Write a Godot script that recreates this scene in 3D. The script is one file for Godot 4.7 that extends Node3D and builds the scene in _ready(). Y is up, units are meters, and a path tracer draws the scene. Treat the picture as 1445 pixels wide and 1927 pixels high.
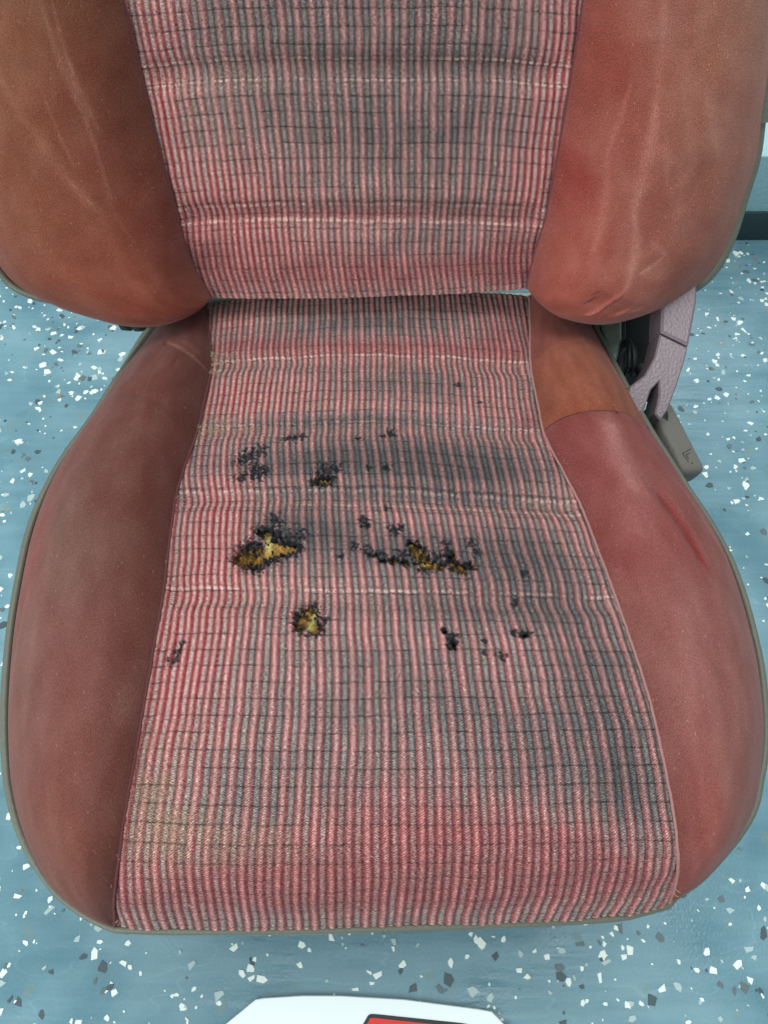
extends Node3D
# A worn car seat with burn holes, standing on a flaked paint floor in front of a painted wall.

const BACK_AT := Vector3(0.0, 0.325, -0.490)      # foot of the backrest's face
const RECLINE := 20.0
const RIB := 0.0104                                # one red rib and one grey rib of the cloth
const WEFT := 0.0107                               # distance between the dark cross threads

var cushion_left_seam: Array = [Vector3(-0.1620, 0.2856, -0.5070), Vector3(-0.1565, 0.2883, -0.4696), Vector3(-0.1481, 0.2911, -0.4310), Vector3(-0.1490, 0.2942, -0.3868), Vector3(-0.1501, 0.2965, -0.3541), Vector3(-0.1548, 0.2992, -0.3175), Vector3(-0.1575, 0.3000, -0.2904), Vector3(-0.1568, 0.3000, -0.2474), Vector3(-0.1554, 0.3000, -0.2115), Vector3(-0.1558, 0.3000, -0.1705), Vector3(-0.1561, 0.3000, -0.1325), Vector3(-0.1563, 0.3000, -0.0989), Vector3(-0.1570, 0.2996, -0.0692), Vector3(-0.1577, 0.2958, -0.0430), Vector3(-0.1630, 0.2755, -0.0213), Vector3(-0.1699, 0.2444, -0.0072)]
var cushion_right_seam: Array = [Vector3(0.1345, 0.2856, -0.5165), Vector3(0.1310, 0.2883, -0.4760), Vector3(0.1262, 0.2911, -0.4280), Vector3(0.1272, 0.2942, -0.3812), Vector3(0.1290, 0.2965, -0.3488), Vector3(0.1389, 0.2992, -0.3125), Vector3(0.1479, 0.3000, -0.2820), Vector3(0.1563, 0.3000, -0.2409), Vector3(0.1629, 0.3000, -0.2047), Vector3(0.1688, 0.3000, -0.1686), Vector3(0.1734, 0.3000, -0.1342), Vector3(0.1750, 0.3000, -0.1005), Vector3(0.1757, 0.2996, -0.0707), Vector3(0.1754, 0.2958, -0.0459), Vector3(0.1788, 0.2755, -0.0314), Vector3(0.1825, 0.2444, -0.0202)]
var cushion_left_edge: Array = [Vector3(-0.1937, 0.2720, -0.5293), Vector3(-0.2070, 0.2720, -0.5031), Vector3(-0.2211, 0.2720, -0.4675), Vector3(-0.2358, 0.2718, -0.4302), Vector3(-0.2510, 0.2702, -0.3857), Vector3(-0.2649, 0.2690, -0.3523), Vector3(-0.2728, 0.2680, -0.3266), Vector3(-0.2786, 0.2668, -0.2971), Vector3(-0.2804, 0.2656, -0.2688), Vector3(-0.2791, 0.2640, -0.2340), Vector3(-0.2766, 0.2624, -0.2003), Vector3(-0.2721, 0.2599, -0.1647), Vector3(-0.2667, 0.2575, -0.1349), Vector3(-0.2605, 0.2554, -0.1099), Vector3(-0.2529, 0.2534, -0.0866), Vector3(-0.2418, 0.2513, -0.0642), Vector3(-0.2288, 0.2481, -0.0453), Vector3(-0.2137, 0.2411, -0.0277), Vector3(-0.1957, 0.2380, -0.0156), Vector3(-0.1807, 0.2380, -0.0090), Vector3(-0.1709, 0.2380, -0.0058)]
var cushion_right_edge: Array = [Vector3(0.1845, 0.2720, -0.5364), Vector3(0.1924, 0.2720, -0.5017), Vector3(0.2002, 0.2720, -0.4701), Vector3(0.2092, 0.2719, -0.4350), Vector3(0.2179, 0.2708, -0.4036), Vector3(0.2267, 0.2698, -0.3737), Vector3(0.2364, 0.2688, -0.3471), Vector3(0.2474, 0.2676, -0.3166), Vector3(0.2587, 0.2664, -0.2875), Vector3(0.2672, 0.2651, -0.2579), Vector3(0.2713, 0.2638, -0.2297), Vector3(0.2726, 0.2624, -0.2003), Vector3(0.2722, 0.2602, -0.1686), Vector3(0.2678, 0.2575, -0.1349), Vector3(0.2626, 0.2556, -0.1127), Vector3(0.2560, 0.2542, -0.0957), Vector3(0.2476, 0.2525, -0.0766), Vector3(0.2357, 0.2511, -0.0617), Vector3(0.2214, 0.2492, -0.0481), Vector3(0.2040, 0.2433, -0.0331), Vector3(0.1889, 0.2398, -0.0244), Vector3(0.1837, 0.2380, -0.0193)]
var back_left_seam: Array = [Vector3(-0.1504, -0.0121, 0.0000), Vector3(-0.1625, 0.0187, 0.0000), Vector3(-0.1667, 0.0485, 0.0000), Vector3(-0.1676, 0.0583, 0.0000), Vector3(-0.1714, 0.0948, 0.0000), Vector3(-0.1743, 0.1322, 0.0000), Vector3(-0.1762, 0.1589, 0.0000), Vector3(-0.1775, 0.1812, 0.0000), Vector3(-0.1790, 0.2029, 0.0000), Vector3(-0.1800, 0.2500, 0.0000), Vector3(-0.1800, 0.3000, 0.0000), Vector3(-0.1780, 0.3500, 0.0000)]
var back_right_seam: Array = [Vector3(0.1234, -0.0038, 0.0000), Vector3(0.1258, 0.0233, 0.0000), Vector3(0.1301, 0.0476, 0.0000), Vector3(0.1317, 0.0583, 0.0000), Vector3(0.1336, 0.0948, 0.0000), Vector3(0.1352, 0.1322, 0.0000), Vector3(0.1361, 0.1589, 0.0000), Vector3(0.1366, 0.1812, 0.0000), Vector3(0.1366, 0.2029, 0.0000), Vector3(0.1366, 0.2500, 0.0000), Vector3(0.1360, 0.3000, 0.0000), Vector3(0.1340, 0.3500, 0.0000)]
var back_left_edge: Array = [Vector3(-0.1541, -0.0150, 0.0000), Vector3(-0.1679, -0.0219, 0.0000), Vector3(-0.1904, -0.0294, 0.0000), Vector3(-0.2098, -0.0320, 0.0000), Vector3(-0.2312, -0.0320, 0.0000), Vector3(-0.2583, -0.0303, -0.0050), Vector3(-0.2872, -0.0255, -0.0100), Vector3(-0.3145, -0.0152, -0.0150), Vector3(-0.3316, -0.0035, -0.0200), Vector3(-0.3394, 0.0179, -0.0200), Vector3(-0.3419, 0.0540, -0.0200), Vector3(-0.3361, 0.0955, -0.0200), Vector3(-0.3272, 0.1336, -0.0200), Vector3(-0.3173, 0.1687, -0.0200), Vector3(-0.3067, 0.2011, -0.0200), Vector3(-0.2950, 0.2500, -0.0200), Vector3(-0.2780, 0.3000, -0.0200), Vector3(-0.2500, 0.3400, -0.0200), Vector3(-0.2100, 0.3650, -0.0200), Vector3(-0.1780, 0.3720, -0.0200)]
var back_right_edge: Array = [Vector3(0.1298, -0.0072, 0.0000), Vector3(0.1381, -0.0140, 0.0000), Vector3(0.1525, -0.0229, 0.0000), Vector3(0.1753, -0.0294, 0.0000), Vector3(0.1979, -0.0315, 0.0000), Vector3(0.2195, -0.0284, 0.0000), Vector3(0.2421, -0.0242, -0.0050), Vector3(0.2579, -0.0203, -0.0120), Vector3(0.2795, -0.0099, -0.0200), Vector3(0.2919, 0.0113, -0.0200), Vector3(0.2975, 0.0390, -0.0200), Vector3(0.2981, 0.0702, -0.0200), Vector3(0.2983, 0.0979, -0.0200), Vector3(0.2930, 0.1270, -0.0200), Vector3(0.2897, 0.1480, -0.0200), Vector3(0.2841, 0.1753, -0.0200), Vector3(0.2777, 0.2011, -0.0200), Vector3(0.2650, 0.2500, -0.0200), Vector3(0.2470, 0.3000, -0.0200), Vector3(0.2150, 0.3400, -0.0200), Vector3(0.1700, 0.3650, -0.0200), Vector3(0.1340, 0.3720, -0.0200)]
var burn_holes: Array = [
	[Vector3(0.193, 0.4832, 0.0092), Vector3(0.174, 0.4847, 0.0065), Vector3(0.229, 0.4771, 0.0066), Vector3(0.231, 0.4532, 0.0051), Vector3(0.210, 0.4479, 0.0031), Vector3(0.260, 0.4698, 0.0066), Vector3(0.287, 0.4697, 0.0046), Vector3(0.215, 0.4879, 0.0046)],
	[Vector3(0.575, 0.4718, 0.0054), Vector3(0.564, 0.4634, 0.0031), Vector3(0.589, 0.4879, 0.0057), Vector3(0.607, 0.4922, 0.0038), Vector3(0.520, 0.4874, 0.0027), Vector3(0.496, 0.4854, 0.0024), Vector3(0.545, 0.4892, 0.0028), Vector3(0.474, 0.4790, 0.0023), Vector3(0.628, 0.4915, 0.0027)],
	[Vector3(0.649, 0.4794, 0.0035), Vector3(0.651, 0.4869, 0.0034), Vector3(0.670, 0.4941, 0.0038), Vector3(0.659, 0.4928, 0.0031), Vector3(0.694, 0.4905, 0.0027)],
	[Vector3(0.317, 0.5683, 0.0070), Vector3(0.324, 0.5574, 0.0052), Vector3(0.337, 0.5745, 0.0048)],
	[Vector3(0.358, 0.3744, 0.0037), Vector3(0.378, 0.3731, 0.0033), Vector3(0.342, 0.3756, 0.0024)],
	[Vector3(0.610, 0.5792, 0.0018), Vector3(0.622, 0.5962, 0.0029)],
	[Vector3(0.773, 0.5819, 0.0025)],
]
var char_spots: Array = [Vector3(0.149, 0.3186, 0.0067), Vector3(0.183, 0.3099, 0.0054), Vector3(0.131, 0.3279, 0.0041), Vector3(0.179, 0.3521, 0.0074), Vector3(0.199, 0.3476, 0.0049), Vector3(0.140, 0.3666, 0.0041), Vector3(0.272, 0.2852, 0.0051), Vector3(0.250, 0.2877, 0.0038), Vector3(0.294, 0.2816, 0.0038), Vector3(0.563, 0.2741, 0.0047), Vector3(0.540, 0.2815, 0.0034), Vector3(0.465, 0.2918, 0.0025), Vector3(0.364, 0.3523, 0.0070), Vector3(0.392, 0.3475, 0.0045), Vector3(0.484, 0.3447, 0.0021), Vector3(0.533, 0.3440, 0.0033), Vector3(0.777, 0.1748, 0.0027), Vector3(0.842, 0.2022, 0.0017), Vector3(0.234, 0.4306, 0.0040), Vector3(0.247, 0.4390, 0.0036), Vector3(0.522, 0.4169, 0.0024), Vector3(0.460, 0.4350, 0.0040), Vector3(0.466, 0.4408, 0.0032), Vector3(0.533, 0.4465, 0.0043), Vector3(0.546, 0.4425, 0.0031), Vector3(0.431, 0.4655, 0.0031), Vector3(0.461, 0.4703, 0.0035), Vector3(0.471, 0.4782, 0.0035), Vector3(0.399, 0.4811, 0.0023), Vector3(0.651, 0.4614, 0.0031), Vector3(0.652, 0.4691, 0.0031), Vector3(0.714, 0.4581, 0.0035), Vector3(0.722, 0.4721, 0.0031), Vector3(0.696, 0.4906, 0.0031), Vector3(0.818, 0.5001, 0.0027), Vector3(0.784, 0.5380, 0.0026), Vector3(0.333, 0.5450, 0.0033), Vector3(0.354, 0.5649, 0.0033), Vector3(0.625, 0.5889, 0.0040), Vector3(0.759, 0.5793, 0.0029), Vector3(0.789, 0.5791, 0.0025), Vector3(0.690, 0.5919, 0.0018), Vector3(0.719, 0.6105, 0.0032), Vector3(0.042, 0.6140, 0.0032), Vector3(0.045, 0.6039, 0.0022), Vector3(0.052, 0.5950, 0.0022), Vector3(0.684, 0.6066, 0.0014), Vector3(0.544, 0.4774, 0.0046), Vector3(0.621, 0.4799, 0.0038), Vector3(0.489, 0.4780, 0.0039), Vector3(0.303, 0.4513, 0.0039), Vector3(0.272, 0.4546, 0.0047), Vector3(0.179, 0.4646, 0.0047)]
var cushion_dirt: Array = [[0.491, 0.072, 0.103, 0.016, 0.65], [0.632, 0.175, 0.080, 0.018, 0.55], [0.413, 0.253, 0.112, 0.007, 0.70], [0.413, 0.332, 0.108, 0.019, 0.95], [0.773, 0.335, 0.066, 0.025, 0.75], [0.291, 0.442, 0.043, 0.020, 0.80], [0.546, 0.466, 0.085, 0.021, 0.70], [0.839, 0.468, 0.042, 0.031, 0.60], [0.488, 0.393, 0.121, 0.006, 0.50], [0.911, 0.639, 0.035, 0.063, 0.70], [0.917, 0.788, 0.020, 0.029, 0.65], [0.691, 0.538, 0.075, 0.022, 0.50], [0.368, 0.671, 0.062, 0.042, 0.35], [0.240, 0.805, 0.052, 0.026, 0.35], [0.608, 0.652, 0.056, 0.042, 0.40], [0.745, 0.751, 0.040, 0.040, 0.45]]
var cushion_pink: Array = [[0.047, 0.053, 0.023, 0.019, 0.90], [0.073, 0.198, 0.031, 0.022, 1.00], [0.097, 0.421, 0.024, 0.052, 1.00], [0.057, 0.556, 0.030, 0.052, 1.00], [0.064, 0.670, 0.028, 0.042, 0.80], [0.282, 0.194, 0.053, 0.018, 0.50], [0.872, 0.184, 0.026, 0.026, 0.60], [0.938, 0.054, 0.023, 0.028, 0.50]]
var cushion_red: Array = [[0.089, 0.103, 0.055, 0.010, 0.80], [0.586, 0.118, 0.119, 0.009, 0.90], [0.937, 0.094, 0.023, 0.021, 0.80], [0.493, 0.931, 0.214, 0.018, 1.00], [0.526, 0.827, 0.080, 0.029, 0.70], [0.733, 0.867, 0.063, 0.019, 0.70], [0.267, 0.885, 0.081, 0.016, 0.60], [0.986, 0.242, 0.013, 0.013, 0.70], [0.000, 0.786, 0.007, 0.065, 0.70], [0.810, 0.895, 0.047, 0.016, 0.70]]
var cushion_tan: Array = [[0.046, 0.771, 0.020, 0.030, 1.00], [0.099, 0.835, 0.029, 0.016, 0.80], [0.504, 0.263, 0.137, 0.004, 0.24], [0.040, 0.255, 0.017, 0.009, 0.80], [0.485, 0.410, 0.133, 0.004, 0.17], [0.463, 0.531, 0.124, 0.004, 0.09], [0.005, 0.036, 0.009, 0.019, 0.60], [0.245, 0.849, 0.038, 0.013, 0.40], [0.957, 0.400, 0.024, 0.008, 0.50], [0.411, 0.030, 0.095, 0.006, 0.12]]
var back_dirt: Array = [[0.471, 0.686, 0.120, 0.025, 0.80], [0.534, 0.437, 0.101, 0.044, 0.65], [0.690, 0.412, 0.061, 0.057, 0.50], [0.752, 0.151, 0.080, 0.022, 0.60], [0.243, 0.634, 0.056, 0.022, 0.60], [0.271, 0.405, 0.049, 0.037, 0.30], [0.461, 0.489, 0.118, 0.016, 0.40], [0.775, 0.634, 0.056, 0.030, 0.60]]
var back_pink: Array = [[0.037, 0.468, 0.016, 0.048, 1.00], [0.080, 0.144, 0.054, 0.040, 1.00], [0.961, 0.593, 0.017, 0.053, 1.00], [0.947, 0.330, 0.026, 0.051, 0.90], [0.099, 0.642, 0.015, 0.030, 0.70], [0.315, 0.098, 0.068, 0.027, 0.50], [0.183, 0.326, 0.039, 0.039, 0.60]]
var back_red: Array = [[0.525, 0.064, 0.160, 0.018, 0.90], [0.528, 0.250, 0.145, 0.007, 0.70], [0.068, 0.107, 0.036, 0.027, 0.60], [0.915, 0.096, 0.027, 0.027, 0.80]]
var back_tan: Array = [[0.415, 0.544, 0.127, 0.004, 0.17], [0.413, 0.515, 0.128, 0.004, 0.14], [0.217, 0.461, 0.048, 0.032, 0.30]]

var front_bow := PackedFloat32Array([0.0, 0.0021, 0.0032, 0.0043, 0.0052, 0.0056, 0.0059, 0.0062, 0.0065, 0.0065, 0.0064, 0.0056, 0.0])   # how far the front edge swells forward, left to right
var rng := RandomNumberGenerator.new()
var taken := {}
var back_up := Vector3(0, cos(deg_to_rad(RECLINE)), -sin(deg_to_rad(RECLINE)))
var back_out := Vector3(0, sin(deg_to_rad(RECLINE)), cos(deg_to_rad(RECLINE)))
var M := {}
var cushion_len := PackedFloat32Array()            # metres along the cushion cloth at each of 201 steps of t
var back_len := PackedFloat32Array()
var edges := {}


func _ready() -> void:
	rng.seed = 4711
	set_view_and_light()
	make_materials()
	make_floor()
	make_wall()
	make_seat()
	make_sign()


func set_view_and_light() -> void:
	var cam := Camera3D.new()
	cam.name = "camera"
	cam.fov = 69.4
	cam.near = 0.01
	cam.far = 60.0
	cam.position = Vector3(0, 0.78, 0)
	cam.rotation_degrees = Vector3(-60, 0, 0)
	add_child(cam)
	cam.current = true
	var env := Environment.new()
	env.background_mode = Environment.BG_COLOR
	env.background_color = Color(0.84, 0.91, 0.92)
	env.background_energy_multiplier = 0.66
	env.tonemap_mode = Environment.TONE_MAPPER_LINEAR
	env.tonemap_exposure = 1.0
	env.sdfgi_enabled = true
	env.ssao_enabled = true
	env.ssil_enabled = true
	var we := WorldEnvironment.new()
	we.name = "world_environment"
	we.environment = env
	add_child(we)
	area("added_front_fill", Vector3(-1.6, 1.6, 1.4), Vector3(0.0, 0.3, -0.4), Vector2(1.8, 1.8), Color(0.97, 1.0, 0.99), 5.6)  # unseen fill added at the front left to brighten the backrest
	area("daylight_behind_sill", Vector3(0.2, 2.0, -3.0), Vector3(0.0, 0.0, -0.6), Vector2(3.0, 1.6), Color(0.96, 1.0, 1.0), 6.0)
	area("added_top_fill", Vector3(0.15, 2.5, -0.55), Vector3(0.05, 0.2, -0.45), Vector2(1.8, 1.2), Color(0.96, 1.0, 0.99), 3.4)  # overhead fill with no visible source, added to brighten floor and seat


func area(called: String, at: Vector3, to: Vector3, size: Vector2, c: Color, e: float) -> void:
	var l := AreaLight3D.new()
	l.name = called
	l.area_size = size
	l.light_color = c
	l.light_energy = e
	l.area_range = 12.0
	l.area_attenuation = 2.0
	l.shadow_enabled = true
	add_child(l)
	l.look_at_from_position(at, to, Vector3(0, 0, -1))


# ---------------------------------------------------------------- helpers

func numbered(called: String, parent: Node) -> String:
	var key := str(parent.get_instance_id()) + called
	var n: int = taken.get(key, 0)
	taken[key] = n + 1
	return called if n == 0 else "%s_%03d" % [called, n]


func put(called: String, mesh: Mesh, m: Material, parent: Node) -> MeshInstance3D:
	var o := MeshInstance3D.new()
	o.name = numbered(called, parent)
	o.mesh = mesh
	o.material_override = m
	o.cast_shadow = GeometryInstance3D.SHADOW_CASTING_SETTING_ON
	parent.add_child(o, true)
	return o


func tag(o: Node, label: String, category: String, kind := "") -> void:
	o.set_meta("label", label)
	o.set_meta("category", category)
	if kind:
		o.set_meta("kind", kind)


func cr(p: Array, t: float) -> Vector3:
	var n := p.size() - 1
	var x := clampf(t, 0, 1) * n
	var i := mini(int(x), n - 1)
	var f := x - i
	var b: Vector3 = p[i]
	var c: Vector3 = p[i + 1]
	var a: Vector3 = p[i - 1] if i > 0 else 2 * b - c
	var d: Vector3 = p[i + 2] if i + 2 <= n else 2 * c - b
	return 0.5 * ((2 * b) + (c - a) * f + (2 * a - 5 * b + 4 * c - d) * f * f + (3 * b - 3 * c + d - a) * f * f * f)


func resample(p: Array, n: int) -> PackedVector3Array:
	var q: Array[Vector3] = []
	var l := PackedFloat32Array([0.0])
	for i in 401:
		q.append(cr(p, i / 400.0))
		if i:
			l.append(l[i - 1] + q[i].distance_to(q[i - 1]))
	var out := PackedVector3Array()
	var k := 0
	for j in n:
		var s := l[400] * j / (n - 1.0)
		while k < 399 and l[k + 1] < s:
			k += 1
		out.append(q[k].lerp(q[k + 1], clampf((s - l[k]) / maxf(l[k + 1] - l[k], 1e-9), 0, 1)))
	return out


func at(p: PackedVector3Array, k: float) -> Vector3:
	var x := clampf(k, 0, 1) * (p.size() - 1)
	var i := mini(int(x), p.size() - 2)
	return p[i].lerp(p[i + 1], x - i)


func look_up(l: PackedFloat32Array, t: float) -> float:
	var x := clampf(t, 0, 1) * (l.size() - 1)
	var i := mini(int(x), l.size() - 2)
	return lerpf(l[i], l[i + 1], x - i)


func noise(freq: float, octaves := 3, seed_ := 1) -> FastNoiseLite:
	var n := FastNoiseLite.new()
	n.noise_type = FastNoiseLite.TYPE_SIMPLEX_SMOOTH
	n.frequency = freq
	n.fractal_octaves = octaves
	n.seed = seed_
	return n


func noise_bytes(w: int, h: int, freq: float, octaves: int, seed_: int) -> PackedByteArray:
	return noise(freq, octaves, seed_).get_image(w, h, false, false, true).get_data()


func grid(p: PackedVector3Array, nu: int, nv: int, uv: PackedVector2Array, hint: Vector3, skip := PackedByteArray(), colors := PackedColorArray()) -> ArrayMesh:
	var nrm := PackedVector3Array()
	nrm.resize(nu * nv)
	var total := 0.0
	for j in nv:
		for i in nu:
			var k := j * nu + i
			var du := p[k + 1 if i < nu - 1 else k] - p[k - 1 if i > 0 else k]
			var dv := p[k + nu if j < nv - 1 else k] - p[k - nu if j > 0 else k]
			var n := du.cross(dv)
			if n.length_squared() < 1e-20:
				n = hint * 1e-6 * signf(total if total != 0.0 else 1.0)
			n = n.normalized()
			nrm[k] = n
			total += n.dot(hint)
	var flip := total < 0
	if flip:
		for k in nrm.size():
			nrm[k] = -nrm[k]
	var idx := PackedInt32Array()
	for j in nv - 1:
		for i in nu - 1:
			var k := j * nu + i
			if skip.size() and (skip[k] and skip[k + 1] and skip[k + nu] and skip[k + nu + 1]):
				continue
			if flip:
				idx.append_array([k, k + 1, k + nu, k + 1, k + nu + 1, k + nu])
			else:
				idx.append_array([k, k + nu, k + 1, k + 1, k + nu, k + nu + 1])
	return arrays(p, nrm, uv, idx, colors)


func arrays(p: PackedVector3Array, nrm: PackedVector3Array, uv: PackedVector2Array, idx: PackedInt32Array, colors := PackedColorArray()) -> ArrayMesh:
	var a := []
	a.resize(Mesh.ARRAY_MAX)
	a[Mesh.ARRAY_VERTEX] = p
	a[Mesh.ARRAY_NORMAL] = nrm
	if uv.size():
		a[Mesh.ARRAY_TEX_UV] = uv
	if colors.size():
		a[Mesh.ARRAY_COLOR] = colors
	a[Mesh.ARRAY_INDEX] = idx
	var m := ArrayMesh.new()
	m.add_surface_from_arrays(Mesh.PRIMITIVE_TRIANGLES, a)
	return m


# a bag of triangles: tubes, boxes and prisms joined into one mesh
class Bag:
	var st := SurfaceTool.new()
	var group := 0

	func _init() -> void:
		st.begin(Mesh.PRIMITIVE_TRIANGLES)

	func tri(a: Vector3, b: Vector3, c: Vector3) -> void:
		st.add_vertex(a)
		st.add_vertex(b)
		st.add_vertex(c)

	func quad(a: Vector3, b: Vector3, c: Vector3, d: Vector3) -> void:
		tri(a, b, c)
		tri(a, c, d)

	# rings of equal length, each a loop; clockwise seen from outside when going ring to ring
	func loft(rings: Array, cap_a := true, cap_b := true) -> void:
		st.set_smooth_group(group)
		for r in rings.size() - 1:
			var a: PackedVector3Array = rings[r]
			var b: PackedVector3Array = rings[r + 1]
			for i in a.size():
				var j := (i + 1) % a.size()
				quad(a[i], b[i], b[j], a[j])
		if cap_a:
			cap(rings[0], true)
		if cap_b:
			cap(rings[-1], false)

	func cap(r: PackedVector3Array, turned: bool) -> void:
		st.set_smooth_group(-1)
		var mid := Vector3.ZERO
		for v in r:
			mid += v / r.size()
		for i in r.size():
			var j := (i + 1) % r.size()
			if turned:
				tri(mid, r[i], r[j])
			else:
				tri(mid, r[j], r[i])
		st.set_smooth_group(group)

	func tube(path: PackedVector3Array, radius: float, sides := 8, taper := 1.0) -> void:
		var rings := []
		var side := Vector3.ZERO
		for i in path.size():
			var d := (path[mini(i + 1, path.size() - 1)] - path[maxi(i - 1, 0)]).normalized()
			if side == Vector3.ZERO:
				side = d.cross(Vector3.UP if absf(d.y) < 0.9 else Vector3.RIGHT).normalized()
			side = (side - d * side.dot(d)).normalized()
			var up := d.cross(side)
			var ring := PackedVector3Array()
			var rad := radius * lerpf(1.0, taper, i / (path.size() - 1.0))
			for k in sides:
				var w := TAU * k / sides
				ring.append(path[i] + (side * cos(w) + up * sin(w)) * rad)
			rings.append(ring)
		loft(rings)

	func done() -> ArrayMesh:
		st.generate_normals()
		return st.commit()


# an outline (x, y of the plane a, b) pushed from 0 to depth along n, its front edge chamfered
func prism(bag: Bag, outline: PackedVector2Array, o: Vector3, a: Vector3, b: Vector3, n: Vector3, depth: float, bevel: float) -> void:
	var pts := outline.duplicate()
	if (area_of(pts) > 0) != (a.cross(b).dot(n) > 0):
		pts.reverse()
	var m := pts.size()
	var inner := PackedVector2Array()
	for i in m:
		var e := (pts[i] - pts[(i + m - 1) % m]).normalized().orthogonal()
		var f := (pts[(i + 1) % m] - pts[i]).normalized().orthogonal()
		var q := (e + f).normalized()
		inner.append(pts[i] + q * bevel / maxf(0.5, q.dot(e)))
	if absf(area_of(inner)) > absf(area_of(pts)):
		for i in m:
			inner[i] = 2 * pts[i] - inner[i]
	var rings := []
	for s in [[pts, 0.0], [pts, depth - bevel * 0.9], [inner, depth]]:
		var ring := PackedVector3Array()
		for v: Vector2 in s[0]:
			ring.append(o + a * v.x + b * v.y + n * float(s[1]))
		rings.append(ring)
	bag.group = -1
	bag.st.set_smooth_group(-1)
	for r in 2:
		for i in m:
			var j := (i + 1) % m
			bag.quad(rings[r][i], rings[r + 1][i], rings[r + 1][j], rings[r][j])
	var t := Geometry2D.triangulate_polygon(inner)
	for k in range(0, t.size(), 3):
		var p0: Vector3 = rings[2][t[k]]
		var p1: Vector3 = rings[2][t[k + 1]]
		var p2: Vector3 = rings[2][t[k + 2]]
		if (p1 - p0).cross(p2 - p0).dot(n) > 0:
			bag.tri(p0, p2, p1)
		else:
			bag.tri(p0, p1, p2)


func area_of(p: PackedVector2Array) -> float:
	var s := 0.0
	for i in p.size():
		s += p[i].cross(p[(i + 1) % p.size()])
	return s * 0.5


# a box with rounded edges and corners
func round_box(size: Vector3, r: float) -> ArrayMesh:
	var bag := Bag.new()
	bag.st.set_smooth_group(1)
	var h := size / 2
	for ax in 3:
		for s in [-1.0, 1.0]:
			var u := (ax + 1) % 3
			var v := (ax + 2) % 3
			var su := [-h[u], -h[u] + r * 0.4, -h[u] + r, 0.0, h[u] - r, h[u] - r * 0.4, h[u]]
			var sv := [-h[v], -h[v] + r * 0.4, -h[v] + r, 0.0, h[v] - r, h[v] - r * 0.4, h[v]]
			var g := []
			for j in 7:
				for i in 7:
					var q := Vector3.ZERO
					q[ax] = s * h[ax]
					q[u] = su[i]
					q[v] = sv[j]
					var c := Vector3(clampf(q.x, -h.x + r, h.x - r), clampf(q.y, -h.y + r, h.y - r), clampf(q.z, -h.z + r, h.z - r))
					g.append(c + (q - c).normalized() * r)
			for j in 6:
				for i in 6:
					var k := j * 7 + i
					if s > 0:
						bag.quad(g[k], g[k + 7], g[k + 8], g[k + 1])
					else:
						bag.quad(g[k], g[k + 1], g[k + 8], g[k + 7])
	return bag.done()


func plain(c: Color, rough: float, metal := 0.0) -> StandardMaterial3D:
	var m := StandardMaterial3D.new()
	m.albedo_color = c
	m.roughness = rough
	m.metallic = metal
	return m


func grained(c: Color, rough: float, freq: float, depth: float, metal := 0.0) -> StandardMaterial3D:
	var m := plain(c, rough, metal)
	var im := noise(freq, 4, 77).get_seamless_image(256, 256)
	im.generate_mipmaps()
	m.uv1_triplanar = true
	m.uv1_scale = Vector3.ONE * 12.0
	m.heightmap_enabled = true
	m.heightmap_scale = depth
	m.heightmap_texture = ImageTexture.create_from_image(im)
	return m


func c8(r: float, g: float, b: float) -> Color:
	return Color(r / 255.0, g / 255.0, b / 255.0)


func make_materials() -> void:
	M.piping = grained(c8(100, 99, 88), 0.5, 0.08, 0.03)
	M.welt = grained(c8(158, 112, 108), 0.95, 0.2, 0.06)
	M.welt_dark = grained(c8(104, 54, 56), 0.95, 0.2, 0.06)
	M.vinyl = grained(c8(66, 66, 62), 0.55, 0.08, 0.03)
	M.shell = grained(c8(150, 152, 140), 0.5, 0.05, 0.02)
	M.cover = grained(c8(130, 114, 120), 0.42, 0.10, 0.05, 0.2)
	M.lever = grained(c8(108, 101, 95), 0.6, 0.10, 0.04)
	M.black = plain(c8(22, 23, 24), 0.55)
	M.metal = grained(c8(112, 122, 112), 0.45, 0.03, 0.04, 0.6)
	M.rail = plain(c8(52, 54, 55), 0.5, 0.5)
	M.char_ = plain(c8(18, 21, 27), 0.7)
	M.thread = plain(c8(150, 112, 108), 0.9)
	M.lint = plain(c8(190, 178, 150), 0.9)
	M.foam = plain(Color.WHITE, 0.95)
	M.foam.vertex_color_use_as_albedo = true


# ---------------------------------------------------------------- setting

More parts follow.
